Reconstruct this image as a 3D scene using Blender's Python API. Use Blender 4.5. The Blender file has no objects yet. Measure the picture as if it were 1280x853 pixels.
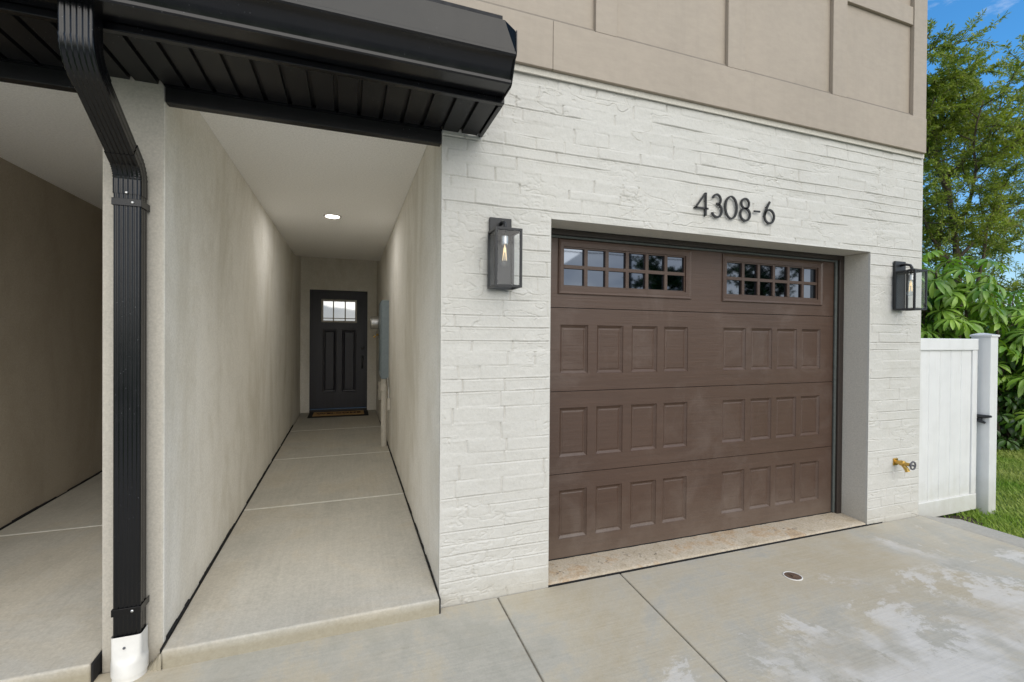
import bpy, bmesh, math, random
import numpy as np
from mathutils import Vector, Matrix
R = math.radians
random.seed(7)
rng = np.random.default_rng(11)
sc = bpy.context.scene
col = sc.collection

# ------------------------------------------------------------------ helpers
def tag(o, label=None, cat=None, group=None, kind=None):
    if label: o['label'] = label
    if cat: o['category'] = cat
    if group: o['group'] = group
    if kind: o['kind'] = kind
    return o

def empty(name, loc, label=None, cat=None, group=None):
    o = bpy.data.objects.new(name, None)
    o.empty_display_size = 0.1
    col.objects.link(o)
    o.location = loc
    return tag(o, label, cat, group)

def world_loc(o):
    p = Vector((0, 0, 0))
    while o is not None:
        p += o.location
        o = o.parent
    return p

def finish(name, me, m, parent, bevel=0, smooth=False, segs=2):
    me.materials.append(m)
    o = bpy.data.objects.new(name, me)
    col.objects.link(o)
    if parent is not None:
        o.parent = parent
    if smooth:
        me.polygons.foreach_set('use_smooth', [True] * len(me.polygons))
    if bevel:
        md = o.modifiers.new('bevel', 'BEVEL')
        md.width = bevel; md.segments = segs; md.limit_method = 'ANGLE'; md.angle_limit = R(40)
        md.harden_normals = False
    return o

class MB:
    """collects shapes in world coordinates, builds ONE mesh object"""
    def __init__(s): s.v = []; s.f = []
    def add(s, V, F):
        n = len(s.v)
        s.v += [tuple(p) for p in V]
        s.f += [tuple(i + n for i in f) for f in F]
        return s
    def box(s, x0, x1, y0, y1, z0, z1):
        return s.add([(x0,y0,z0),(x1,y0,z0),(x1,y1,z0),(x0,y1,z0),(x0,y0,z1),(x1,y0,z1),(x1,y1,z1),(x0,y1,z1)],
                     [(0,3,2,1),(4,5,6,7),(0,1,5,4),(1,2,6,5),(2,3,7,6),(3,0,4,7)])
    def quad(s, *p): return s.add(p, [tuple(range(len(p)))])
    def prism(s, poly, axis, a, b):
        """poly: 2D points; axis X -> (y,z), Y -> (x,z), Z -> (x,y)"""
        def P(p, t):
            return {'X': (t, p[0], p[1]), 'Y': (p[0], t, p[1]), 'Z': (p[0], p[1], t)}[axis]
        n = len(poly)
        return s.add([P(p, a) for p in poly] + [P(p, b) for p in poly],
                     [tuple(range(n))[::-1], tuple(range(n, 2*n))] + [(i, (i+1) % n, n+(i+1) % n, n+i) for i in range(n)])
    def tube(s, pts, rad, n=10, cap=True, closed=False):
        pts = [Vector(p) for p in pts]
        rad = rad if isinstance(rad, (list, tuple)) else [rad] * len(pts)
        V = []; ref = None; m = len(pts)
        for i, p in enumerate(pts):
            if closed: t = pts[(i+1) % m] - pts[i-1]
            else: t = pts[min(i+1, m-1)] - pts[max(i-1, 0)]
            t = t.normalized() if t.length > 1e-9 else Vector((0, 0, 1))
            if ref is None:
                ref = Vector((0,0,1)).cross(t)
                if ref.length < 1e-3: ref = Vector((1,0,0))
            ref = (ref - t * ref.dot(t)).normalized()
            b = t.cross(ref)
            for k in range(n):
                a = 2*math.pi*k/n
                V.append(p + (ref*math.cos(a) + b*math.sin(a)) * rad[i])
        F = []
        for i in range(m if closed else m-1):
            j = (i+1) % m
            for k in range(n):
                F.append((i*n+k, i*n+(k+1) % n, j*n+(k+1) % n, j*n+k))
        if cap and not closed:
            F.append(tuple(range(n))[::-1]); F.append(tuple((m-1)*n+k for k in range(n)))
        return s.add(V, F)
    def lathe(s, prof, c, axis='Z', n=24):
        """prof: (r, h) along axis from point c"""
        V = []
        for r, h in prof:
            for k in range(n):
                a = 2*math.pi*k/n; x, y = r*math.cos(a), r*math.sin(a)
                V.append({'Z': (c[0]+x, c[1]+y, c[2]+h), 'Y': (c[0]+x, c[1]+h, c[2]+y), 'X': (c[0]+h, c[1]+x, c[2]+y)}[axis])
        F = []
        for i in range(len(prof)-1):
            for k in range(n):
                F.append((i*n+k, i*n+(k+1) % n, (i+1)*n+(k+1) % n, (i+1)*n+k))
        F.append(tuple(range(n))[::-1]); F.append(tuple((len(prof)-1)*n+k for k in range(n)))
        return s.add(V, F)
    def build(s, name, m, parent=None, bevel=0, smooth=False, segs=2, fixn=True):
        off = world_loc(parent) if parent else Vector((0,0,0))
        me = bpy.data.meshes.new(name)
        me.from_pydata([tuple(Vector(p) - off) for p in s.v], [], s.f)
        if fixn:
            bm = bmesh.new(); bm.from_mesh(me)
            bmesh.ops.recalc_face_normals(bm, faces=bm.faces)
            bm.to_mesh(me); bm.free()
        me.update()
        return finish(name, me, m, parent, bevel, smooth, segs)

def auto_smooth(o, ang=35):
    """smooth faces, sharp edges above an angle"""
    me = o.data
    bm = bmesh.new(); bm.from_mesh(me)
    for e in bm.edges:
        if len(e.link_faces) == 2 and e.calc_face_angle(0) > R(ang): e.smooth = False
    for f in bm.faces: f.smooth = True
    bm.to_mesh(me); bm.free()
    return o

def np_mesh(name, V, F, m, parent=None, smooth=False):
    """fast mesh from numpy; F is (n,k) all same k"""
    off = world_loc(parent) if parent else Vector((0,0,0))
    V = np.asarray(V, np.float32) - np.array(off, np.float32)
    F = np.asarray(F, np.int32); k = F.shape[1]
    me = bpy.data.meshes.new(name)
    me.vertices.add(len(V)); me.vertices.foreach_set('co', V.ravel())
    me.loops.add(F.size); me.loops.foreach_set('vertex_index', F.ravel())
    me.polygons.add(len(F)); me.polygons.foreach_set('loop_start', np.arange(0, F.size, k, dtype=np.int32))
    me.update(calc_edges=True)
    return finish(name, me, m, parent, smooth=smooth)

def vnoise(x, y, seed=0):
    """value noise in [-1,1]"""
    def h(i, j):
        n = (i.astype(np.int64)*374761393 + j.astype(np.int64)*668265263 + seed*1442695041) & 0x7fffffff
        n = ((n ^ (n >> 13)) * 1274126177) & 0x7fffffff
        n = (n ^ (n >> 16)) & 0xffffff
        return n / float(0xffffff) * 2 - 1
    xi, yi = np.floor(x), np.floor(y)
    u, v = x-xi, y-yi
    u = u*u*(3-2*u); v = v*v*(3-2*v)
    return ((h(xi, yi)*(1-u) + h(xi+1, yi)*u)*(1-v) + (h(xi, yi+1)*(1-u) + h(xi+1, yi+1)*u)*v)

def fbm(x, y, seed=0, o=4):
    r = 0; a = .5; f = 1
    for i in range(o):
        r = r + a*vnoise(x*f, y*f, seed+i*17); a *= .5; f *= 2.03
    return r
def sstep(a, b, x):
    t = np.clip((x-a)/(b-a), 0, 1); return t*t*(3-2*t)

# ------------------------------------------------------------------ materials
def S(r, g, b):
    """sRGB 0-255 -> linear"""
    f = lambda c: (c/255/12.92) if c/255 <= .04045 else ((c/255+.055)/1.055)**2.4
    return (f(r), f(g), f(b), 1)

class NT:
    def __init__(s, name):
        s.m = bpy.data.materials.new(name); s.m.use_nodes = True
        s.t = s.m.node_tree; s.b = s.t.nodes['Principled BSDF']; s.out = s.t.nodes['Material Output']
        s.co = s.t.nodes.new('ShaderNodeTexCoord').outputs['Object']
    def n(s, typ, **kw):
        nd = s.t.nodes.new(typ)
        for k, v in kw.items():
            if k in nd.inputs: s.set(nd.inputs[k], v)
            else: setattr(nd, k, v)
        return nd
    def set(s, inp, v):
        if isinstance(v, bpy.types.NodeSocket): s.t.links.new(v, inp)
        else: inp.default_value = v
    def noise(s, scale, detail=4, rough=.55, stretch=None, dist=0, off=None):
        v = s.co
        if stretch or off:
            mp = s.n('ShaderNodeMapping'); s.set(mp.inputs['Vector'], v)
            if stretch: mp.inputs['Scale'].default_value = stretch
            if off: mp.inputs['Location'].default_value = off
            v = mp.outputs[0]
        return s.n('ShaderNodeTexNoise', Vector=v, Scale=scale, Detail=detail, Roughness=rough, Distortion=dist).outputs['Fac']
    def ramp(s, fac, *stops):
        nd = s.n('ShaderNodeValToRGB'); s.set(nd.inputs[0], fac)
        e = nd.color_ramp.elements
        while len(e) < len(stops): e.new(.5)
        for k, (p, c) in enumerate(stops):
            e[k].position = p; e[k].color = c if isinstance(c, tuple) else (c, c, c, 1)
        return nd.outputs[0]
    def mix(s, fac, a, b, mode='MIX'):
        nd = s.n('ShaderNodeMix', data_type='RGBA', blend_type=mode)
        s.set(nd.inputs[0], fac); s.set(nd.inputs[6], a); s.set(nd.inputs[7], b)
        return nd.outputs[2]
    def math(s, op, a, b=0.0, clamp=False):
        nd = s.n('ShaderNodeMath', operation=op, use_clamp=clamp); s.set(nd.inputs[0], a); s.set(nd.inputs[1], b)
        return nd.outputs[0]
    def bump(s, h, strength=.3, dist=.01, prev=None):
        nd = s.n('ShaderNodeBump', Strength=strength, Distance=dist, Height=h)
        if prev is not None: s.set(nd.inputs['Normal'], prev)
        return nd.outputs[0]
    def xyz(s):
        nd = s.n('ShaderNodeSeparateXYZ'); s.set(nd.inputs[0], s.co); return nd.outputs
    def fin(s, color, rough=.8, normal=None, **kw):
        s.set(s.b.inputs['Base Color'], color); s.set(s.b.inputs['Roughness'], rough)
        if normal is not None: s.set(s.b.inputs['Normal'], normal)
        for k, v in kw.items(): s.set(s.b.inputs[k.replace('_', ' ')], v)
        return s.m

def sc4(c, k): return (c[0]*k, c[1]*k, c[2]*k, 1)

def mat_plain(name, c, rough=.6, var=.12, bump=.05, scale=40, **kw):
    t = NT(name)
    n = t.noise(scale, 5)
    c2 = t.ramp(n, (.3, sc4(c, 1-var)), (.7, sc4(c, 1+var)))
    r = t.math('ADD', t.math('MULTIPLY', t.noise(scale*.4, 3), .2), rough-.1)
    return t.fin(c2, r, t.bump(t.noise(scale*3, 3), bump, .002), **kw)

def mat_stucco(name, c, streak=.10, bump=.35, mottle=.0, stain=(.30, .27, .21)):
    t = NT(name)
    big = t.noise(1.1, 5, .6)
    st = t.noise(3.2, 4, .6, stretch=(1, 1, .16))
    fine = t.noise(60, 4)
    c1 = t.ramp(big, (.3, sc4(c, 1-streak)), (.7, sc4(c, 1+streak*.6)))
    c2 = t.mix(.30, c1, t.ramp(st, (.3, sc4(c, 1-streak*1.8)), (.7, sc4(c, 1+streak))))
    c3 = t.mix(.30, c2, t.ramp(fine, (.35, sc4(c, .80)), (.65, sc4(c, 1.12))))
    c3 = t.mix(.32, c3, t.ramp(t.noise(110, 3, .6), (.34, sc4(c, .70)), (.66, sc4(c, 1.18))))
    if mottle:
        # slanting water marks and uneven sponge-float patches
        mp = t.n('ShaderNodeMapping', Rotation=(R(28), 0, 0)); mp.inputs['Scale'].default_value = (1, 1.0, .38); t.set(mp.inputs['Vector'], t.co)
        w1 = t.n('ShaderNodeTexNoise', Vector=mp.outputs[0], Scale=1.9, Detail=8, Roughness=.68, Distortion=.5).outputs['Fac']
        w2 = t.noise(5.5, 8, .7)
        c3 = t.mix(t.math('MULTIPLY', t.ramp(w1, (.47, 0.0), (.66, 1.0)), mottle), c3, (c[0]*.60, c[1]*.565, c[2]*.48, 1))
        c3 = t.mix(t.math('MULTIPLY', t.ramp(w2, (.50, 0.0), (.70, 1.0)), mottle*.6), c3, (c[0]*.70, c[1]*.67, c[2]*.58, 1))
        c3 = t.mix(t.math('MULTIPLY', t.ramp(w1, (.34, 1.0), (.46, 0.0)), mottle*.5), c3, sc4(c, 1.12))
    # splash dirt close to the ground
    z = t.xyz()[2]
    dirt = t.math('MULTIPLY', t.ramp(t.math('ADD', z, t.math('MULTIPLY', t.noise(5, 5), .25)), (.08, 1.0), (.36, 0.0)), .45)
    c4 = t.mix(dirt, c3, (*stain, 1))
    b = t.bump(t.noise(7, 4), bump*.6, .014)
    b = t.bump(t.noise(150, 3, .6), bump, .0024, b)
    b = t.bump(t.noise(38, 3), bump*.6, .0035, b)
    return t.fin(c4, .92, b)

M = {}
M['stucco'] = mat_stucco('stucco_beige', (.51, .478, .418, 1))
M['stucco_in_lifted'] = mat_stucco('stucco_passage_lifted', (.85, .825, .765, 1), streak=.06, bump=.5, mottle=.42, stain=(.50, .47, .40))  # same stucco made paler: brightness for the shaded passage painted into the colour
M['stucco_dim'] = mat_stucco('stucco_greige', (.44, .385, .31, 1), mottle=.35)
M['reveal'] = mat_stucco('stucco_reveal', (.58, .553, .495, 1), streak=.06, bump=.25)
M['ceiling'] = mat_stucco('ceiling_paint', (.94, .935, .92, 1), streak=.03, bump=.2)

def mat_brick():
    t = NT('painted_brick')
    c = (.555, .545, .512, 1)
    big = t.noise(1.3, 5)
    c1 = t.ramp(big, (.3, sc4(c, .94)), (.7, sc4(c, 1.03)))
    c2 = t.mix(.26, c1, t.ramp(t.noise(75, 4, .65), (.32, sc4(c, .80)), (.62, sc4(c, 1.08))))
    c2 = t.mix(t.math('MULTIPLY', t.ramp(t.noise(2.1, 7, .7, stretch=(1.6, 1, .35)), (.54, 0.0), (.70, 1.0)), .13), c2, (.40, .37, .30, 1))
    z = t.xyz()[2]
    dirt = t.math('MULTIPLY', t.ramp(t.math('ADD', z, t.math('MULTIPLY', t.noise(6, 5), .2)), (.10, 1.0), (.24, 0.0)), .35)
    c3 = t.mix(dirt, c2, (.34, .31, .24, 1))
    b = t.bump(t.noise(26, 6, .68), .6, .006)
    b = t.bump(t.noise(120, 3), .3, .002, b)
    return t.fin(c3, .66, b)
M['brick'] = mat_brick()

def mat_siding():
    t = NT('taupe_fibre_cement')
    c = (.362, .308, .250, 1)
    c1 = t.ramp(t.noise(1.4, 5), (.3, sc4(c, .93)), (.7, sc4(c, 1.05)))
    c2 = t.mix(.25, c1, t.ramp(t.noise(30, 5, .6, stretch=(.5, 1, 1)), (.32, sc4(c, .80)), (.68, sc4(c, 1.14))))
    c2 = t.mix(t.math('MULTIPLY', t.ramp(t.noise(6, 6, .7, stretch=(1.5, 1, .12)), (.50, 0.0), (.68, 1.0)), .16), c2, (.24, .21, .17, 1))
    b = t.bump(t.noise(26, 6, .65, stretch=(.35, 1, 2)), .25, .003)
    return t.fin(c2, .62, b)
M['siding'] = mat_siding()
M['seam_strip'] = mat_plain('taupe_seam_strip', (.22, .188, .153, 1), .6, .08)

def mat_garage():
    t = NT('brown_woodgrain_steel')
    c = (.068, .039, .027, 1)
    big = t.noise(1.0, 6, .6, stretch=(1, 1, .7))
    gr = t.noise(34, 6, .68, stretch=(.07, 1, 1.8))
    c1 = t.ramp(big, (.28, sc4((.057, .035, .026, 1), 1)), (.5, c), (.75, sc4((.079, .046, .031, 1), 1)))
    c2 = t.mix(.35, c1, t.ramp(gr, (.34, sc4(c, .78)), (.66, sc4(c, 1.26))))
    # chalky fading, as wiped patches
    ch = t.math('MULTIPLY', t.ramp(t.noise(2.3, 7, .7, dist=.6), (.50, 0.0), (.74, 1.0)), .22)
    c3 = t.mix(ch, c2, (.22, .185, .165, 1))
    zz = t.xyz()[2]
    du = t.math('MULTIPLY', t.ramp(t.math('ADD', zz, t.math('MULTIPLY', t.noise(6, 6, .7), .5)), (.28, 1.0), (.62, 0.0)), .30)
    c3 = t.mix(du, c3, (.20, .165, .135, 1))
    b = t.bump(gr, .45, .004)
    return t.fin(c3, t.math('ADD', t.math('MULTIPLY', big, .30), .27), b)
M['garage'] = mat_garage()
M['garage_dark'] = mat_plain('dark_brown_trim', (.030, .022, .018, 1), .5, .2)
M['rubber'] = mat_plain('grey_weatherstrip', (.075, .085, .08, 1), .6, .2)
M['black_gap'] = mat_plain('black_joint_filler', (.008, .008, .009, 1), .9, .4)

def mat_mirror(name, c, rough=.015):
    t = NT(name)
    b = t.bump(t.noise(2.2, 2), .03, .01)
    return t.fin(c, rough, b, Metallic=1.0)
M['pane'] = mat_mirror('coated_pane', (.125, .145, .180, 1), .03)
M['door_pane'] = mat_mirror('bright_pane', (.36, .37, .38, 1), .03)

def mat_black(name, c, rough, spec=.5, dots=True):
    t = NT(name)
    n = t.noise(9, 5)
    c1 = t.ramp(n, (.3, sc4(c, .8)), (.7, sc4(c, 1.25)))
    if dots:   # dried rain spots and grit
        vo = t.n('ShaderNodeTexVoronoi', Vector=t.co, Scale=55.0, feature='F1')
        d = t.math('MULTIPLY', t.ramp(vo.outputs['Distance'], (.05, 1.0), (.10, 0.0)), t.ramp(t.noise(3, 4), (.50, 0.0), (.62, .55)))
        c1 = t.mix(d, c1, (.30, .31, .32, 1))
    r = t.math('ADD', t.math('MULTIPLY', t.noise(14, 4), .22), rough-.1)
    return t.fin(c1, r, t.bump(t.noise(90, 2), .04, .001), Specular_IOR_Level=spec)
M['gutter'] = mat_black('black_gutter_paint', (.0035, .0038, .005, 1), .20, .42)
M['downspout'] = mat_black('black_downspout_paint', (.0035, .0038, .005, 1), .22, .42)
M['black'] = mat_black('black_lamp_metal', (.012, .013, .016, 1), .42, .5, dots=False)

def mat_soffit():
    t = NT('black_perforated_soffit')
    c = (.0065, .0065, .0075, 1)
    vo = t.n('ShaderNodeTexVoronoi', Vector=t.co, Scale=190.0, feature='F1', Randomness=.12)
    hole = t.ramp(vo.outputs['Distance'], (.18, 1.0), (.30, 0.0))
    c1 = t.mix(hole, t.ramp(t.noise(8, 5), (.3, sc4(c, .8)), (.7, sc4(c, 1.4))), (.002, .002, .002, 1))
    vo2 = t.n('ShaderNodeTexVoronoi', Vector=t.co, Scale=60.0, feature='F1')
    d = t.math('MULTIPLY', t.ramp(vo2.outputs['Distance'], (.05, 1.0), (.10, 0.0)), t.ramp(t.noise(2.5, 4), (.48, 0.0), (.60, .7)))
    c2 = t.mix(d, c1, (.35, .36, .37, 1))
    b = t.bump(t.math('SUBTRACT', 1.0, hole), .4, .001)
    return t.fin(c2, .38, b, Specular_IOR_Level=.35)
M['soffit'] = mat_soffit()

def mat_concrete(name, base, kind):
    t = NT(name)
    x, y, z = t.xyz()
    n1 = t.noise(1.05, 9, .68, dist=.5)
    n2 = t.noise(3.4, 7, .65)
    n3 = t.noise(34, 5, .6)
    c = base
    warm = (c[0]*1.02, c[1]*.88, c[2]*.64, 1); cool = (c[0]*.78, c[1]*.82, c[2]*.82, 1)
    if kind == 'drive':   # a broad tannin-warm area in the middle of the drive
        vd = t.n('ShaderNodeVectorMath', operation='DISTANCE'); t.set(vd.inputs[0], t.co); vd.inputs[1].default_value = (2.15, 1.55, 0)
        vl = t.n('ShaderNodeVectorMath', operation='DISTANCE'); t.set(vl.inputs[0], t.co); vl.inputs[1].default_value = (.0, 1.9, 0)
        n1 = t.math('ADD', n1, t.math('MULTIPLY', t.ramp(t.math('MINIMUM', vd.outputs['Value'], vl.outputs['Value']), (.1, 1.0), (1.2, 0.0)), .11))
    c1 = t.ramp(n1, (.38, sc4(cool, .80)), (.46, sc4(cool, .98)), (.52, c), (.57, sc4(warm, 1.08)), (.66, sc4(warm, .84)))
    c2 = t.mix(.5, c1, t.ramp(n2, (.36, sc4(c, .62)), (.48, sc4(c, .98)), (.56, sc4(c, 1.06)), (.64, sc4(c, 1.28))))
    c3 = t.mix(.40, c2, t.ramp(n3, (.32, sc4(c, .68)), (.68, sc4(c, 1.25))))
    c3 = t.mix(.30, c3, t.ramp(t.noise(95, 3, .6), (.34, sc4(c, .62)), (.66, sc4(c, 1.28))))
    if kind == 'drive':
        pt = t.noise(.75, 11, .74, dist=.6, off=(1.3, 4.1, 0))
        c3 = t.mix(.62, c3, t.ramp(pt, (.40, (c[0]*.72, c[1]*.76, c[2]*.75, 1)), (.47, (c[0]*.90, c[1]*.93, c[2]*.93, 1)), (.52, (c[0]*1.05, c[1]*1.0, c[2]*.86, 1)), (.60, (c[0]*.97, c[1]*.865, c[2]*.64, 1))))
        # cement bloom, washed white, away from the wall
        bl = t.noise(1.7, 10, .78, dist=.35, off=(3.3, 1.7, 0))
        reach = t.math('ADD', t.math('MULTIPLY', x, .035), t.math('MULTIPLY', y, -.22))
        m = t.ramp(t.math('ADD', t.math('ADD', bl, reach), .265), (.50, 0.0), (.53, .8), (.60, 1.0))
        fade = t.ramp(t.noise(2.1, 5, off=(9, 2, 0)), (.40, .1), (.52, 1.0))
        c3 = t.mix(t.math('MULTIPLY', t.math('MULTIPLY', m, fade), .72), c3, sc4((.70, .68, .65), 1))
        # rusty-brown leaf tannin stains
        st = t.math('MULTIPLY', t.ramp(t.noise(1.15, 8, .7, off=(5, 8, 0)), (.52, 0.0), (.72, 1.0)), .40)
        c3 = t.mix(st, c3, (c[0]*.88, c[1]*.75, c[2]*.55, 1))
        br = t.noise(60, 3, .5, stretch=(.05, 1, 1))      # broom finish across
    else:
        br = t.noise(60, 3, .5, stretch=(1, .04, 1))
        tr = t.noise(5, 4, .6, stretch=(1.6, .25, 1))
        c3 = t.mix(.18, c3, t.ramp(tr, (.3, sc4(c, .82)), (.7, sc4(c, 1.18))))
        if kind == 'walk':
            # soiling on the vertical front edge of the step
            edge = t.ramp(t.math('ADD', z, t.math('MULTIPLY', n2, .02)), (.05, 1.0), (.095, 0.0))
            c3 = t.mix(t.math('MULTIPLY', edge, .75), c3, (c[0]*.55, c[1]*.50, c[2]*.36, 1))
    spk = t.n('ShaderNodeTexVoronoi', Vector=t.co, Scale=26.0, feature='F1')
    sp = t.math('MULTIPLY', t.ramp(spk.outputs['Distance'], (.04, 1.0), (.09, 0.0)), t.ramp(t.noise(4, 3), (.5, 0.0), (.65, .5)))
    c3 = t.mix(sp, c3, sc4(c, .35))
    b = t.bump(n2, .12, .01)
    b = t.bump(br, .35, .0032, b)
    c3 = t.mix(.14, c3, t.ramp(br, (.3, sc4(c, .72)), (.7, sc4(c, 1.2))))
    b = t.bump(t.noise(160, 3), .3, .0015, b)
    return t.fin(c3, .88, b)
M['drive'] = mat_concrete('driveway_concrete', (.475, .445, .385, 1), 'drive')
M['walk'] = mat_concrete('walkway_concrete', (.49, .465, .41, 1), 'walk')
M['joint'] = mat_plain('dirty_joint', (.15, .135, .105, 1), .95, .35, .3, 25)
M['sealant'] = mat_plain('pale_sealant', (.66, .65, .60, 1), .8, .12, .2, 20)
M['strip'] = mat_concrete('edge_strip_concrete', (.40, .38, .335, 1), 'strip')

def mat_apron():
    t = NT('weathered_apron')
    n1 = t.noise(3, 8, .7, dist=.3); n2 = t.noise(21, 7, .7)
    c1 = t.ramp(n1, (.30, (.24, .19, .125, 1)), (.42, (.40, .33, .23, 1)), (.52, (.47, .41, .32, 1)), (.60, (.42, .28, .15, 1)), (.70, (.22, .145, .08, 1)))
    c1 = t.mix(.4, c1, t.ramp(t.noise(80, 4, .65), (.32, (.22, .18, .13, 1)), (.66, (.60, .53, .43, 1))))
    c2 = t.mix(t.ramp(n2, (.60, 0.0), (.66, .75)), c1, (.10, .085, .065, 1))
    return t.fin(c2, .85, t.bump(n2, .35, .006))
M['apron'] = mat_apron()

def mat_vinyl():
    t = NT('white_vinyl'); c = (.72, .725, .73, 1)
    z = t.xyz()[2]
    d = t.math('MULTIPLY', t.ramp(t.math('ADD', z, t.math('MULTIPLY', t.noise(9, 7, .7), .5)), (.30, 1.0), (.62, 0.0)), .42)
    k = t.math('MULTIPLY', t.ramp(t.noise(7, 6, .7, stretch=(2.5, 2.5, .2)), (.52, 0.0), (.70, 1.0)), .14)
    c1 = t.mix(k, t.ramp(t.noise(5, 5), (.3, sc4(c, .95)), (.7, sc4(c, 1.04))), (.45, .43, .36, 1))
    return t.fin(t.mix(d, c1, (.42, .40, .30, 1)), .42, t.bump(t.noise(30, 3), .05, .002))
M['white_vinyl'] = mat_vinyl()
M['pvc'] = mat_plain('white_pvc', (.74, .73, .70, 1), .38, .08, .03, 12)
M['conduit'] = mat_plain('painted_conduit', (.55, .52, .46, 1), .5, .08)
M['panel_box'] = mat_plain('blue_grey_enclosure', (.19, .235, .26, 1), .42, .08)
M['steel'] = mat_plain('brushed_steel', (.62, .62, .62, 1), .30, .08, Metallic=1.0)
M['brass'] = mat_plain('aged_brass', (.56, .36, .10, 1), .34, .25, .1, 60, Metallic=1.0)
M['grey_knob'] = mat_plain('grey_knob', (.10, .10, .11, 1), .5, .2)
def mat_front_door():
    t = NT('dark_plum_door')
    c = (.017, .016, .026, 1)
    g = t.noise(20, 5, .6, stretch=(1.4, 1, .1))
    return t.fin(t.ramp(g, (.3, sc4(c, .8)), (.7, sc4(c, 1.25))), .40, t.bump(g, .2, .002))
M['front_door'] = mat_front_door()
M['door_trim_light'] = mat_plain('pale_window_frame', (.62, .60, .55, 1), .6, .05)
M['mat_border'] = mat_plain('black_rubber_border', (.010, .010, .010, 1), .8, .3, .3, 80)
def mat_coir():
    t = NT('coir')
    n = t.noise(140, 4, .7)
    return t.fin(t.ramp(n, (.3, (.32, .19, .075, 1)), (.7, (.62, .40, .18, 1))), .95, t.bump(n, .8, .006))
M['coir'] = mat_coir()
M['mat_letter'] = mat_plain('dark_red_brown_letter', (.055, .018, .012, 1), .95, .3, .3, 120)
M['rust'] = mat_plain('rusty_iron', (.12, .075, .048, 1), .8, .45, .4, 70)
M['asphalt'] = mat_plain('pale_road', (.24, .24, .235, 1), .9, .2, .3, 30)
M['digit'] = mat_plain('matt_black_number', (.009, .009, .010, 1), .5, .1)
M['roof'] = mat_plain('dark_shingle', (.03, .03, .033, 1), .9, .4, .4, 30)

def mat_glass():
    t = NT('clear_lamp_glass')
    lw = t.n('ShaderNodeLayerWeight', Blend=.5)
    tr = t.n('ShaderNodeBsdfTransparent'); tr.inputs[0].default_value = (.93, .95, .96, 1)
    gl = t.n('ShaderNodeBsdfGlossy', Roughness=.03)
    mx = t.n('ShaderNodeMixShader')
    t.set(mx.inputs[0], t.math('ADD', t.math('MULTIPLY', t.math('POWER', lw.outputs['Facing'], 5.0), .55), .05)); t.set(mx.inputs[1], tr.outputs[0]); t.set(mx.inputs[2], gl.outputs[0])
    t.t.links.new(mx.outputs[0], t.out.inputs[0])
    return t.m
M['glass'] = mat_glass()
M['filament'] = NT('warm_filament').fin((.75, .60, .38, 1), .4, Emission_Color=(1, .72, .38, 1), Emission_Strength=.7)
M['led'] = NT('lit_led').fin((1, 1, 1, 1), .4, Emission_Color=(1, .95, .86, 1), Emission_Strength=14.0)

def mat_leaf(name, stops, trans=.28, rough=.42, spec=.4):
    t = NT(name)
    g = t.n('ShaderNodeNewGeometry')
    c = t.ramp(g.outputs['Random Per Island'], *stops)
    big = t.noise(1.1, 3)
    c = t.mix(.5, c, t.ramp(big, (.35, sc4(stops[0][1], .9)), (.65, sc4(stops[-1][1], 1.05))))
    t.set(t.b.inputs['Base Color'], c); t.b.inputs['Roughness'].default_value = rough
    t.b.inputs['Specular IOR Level'].default_value = spec
    tl = t.n('ShaderNodeBsdfTranslucent'); t.set(tl.inputs[0], t.mix(1.0, c, (1.25, 1.35, .6, 1), 'MULTIPLY'))
    mx = t.n('ShaderNodeMixShader'); mx.inputs[0].default_value = trans
    t.set(mx.inputs[1], t.b.outputs[0]); t.set(mx.inputs[2], tl.outputs[0])
    t.t.links.new(mx.outputs[0], t.out.inputs[0])
    return t.m
M['oak_leaf'] = mat_leaf('oak_leaf', ((0, (.09, .14, .025, 1)), (.5, (.24, .32, .045, 1)), (1, (.47, .52, .09, 1))), .40)
M['umb_leaf'] = mat_leaf('umbrella_leaf', ((0, (.035, .11, .015, 1)), (.5, (.16, .36, .04, 1)), (1, (.42, .60, .10, 1))), .25, .30, .5)
M['dark_leaf'] = mat_leaf('dark_shrub_leaf', ((0, (.012, .040, .010, 1)), (.6, (.040, .105, .020, 1)), (1, (.10, .20, .035, 1))), .2, .35, .5)
M['grass'] = mat_leaf('grass_blade', ((0, (.15, .27, .03, 1)), (.6, (.24, .40, .05, 1)), (.96, (.34, .50, .08, 1)), (1, (.48, .44, .18, 1))), .3, .6, .2)
def mat_bark():
    t = NT('grey_brown_bark')
    n = t.noise(14, 6, .7, stretch=(1, 1, .25))
    return t.fin(t.ramp(n, (.3, (.05, .038, .026, 1)), (.7, (.17, .13, .095, 1))), .95, t.bump(n, .6, .02))
M['bark'] = mat_bark()
def mat_lawn():
    t = NT('lawn_ground')
    n = t.noise(.8, 8, .7); n2 = t.noise(25, 5, .7)
    c = t.ramp(n, (.3, (.045, .095, .016, 1)), (.55, (.075, .15, .022, 1)), (.75, (.12, .17, .04, 1)))
    c = t.mix(.4, c, t.ramp(n2, (.35, (.035, .06, .012, 1)), (.65, (.13, .20, .04, 1))))
    return t.fin(c, .95, t.bump(n2, .8, .03))
M['lawn'] = mat_lawn()
def mat_soil():
    t = NT('mulch')
    n = t.noise(30, 6, .7)
    return t.fin(t.ramp(n, (.3, (.018, .012, .008, 1)), (.7, (.085, .055, .035, 1))), .95, t.bump(n, 1.0, .03))
M['soil'] = mat_soil()

# ------------------------------------------------------------------ dimensions
YF = 2.4565                 # facade plane
X0, X1, X2, X3, X4 = -0.782, 0.467, 1.1164, 3.8865, 4.522
ZT = 2.171                  # top of garage opening
ZBR = 2.997                 # top of brick
YE = 8.57                   # entry wall
ZC = 2.70

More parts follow.
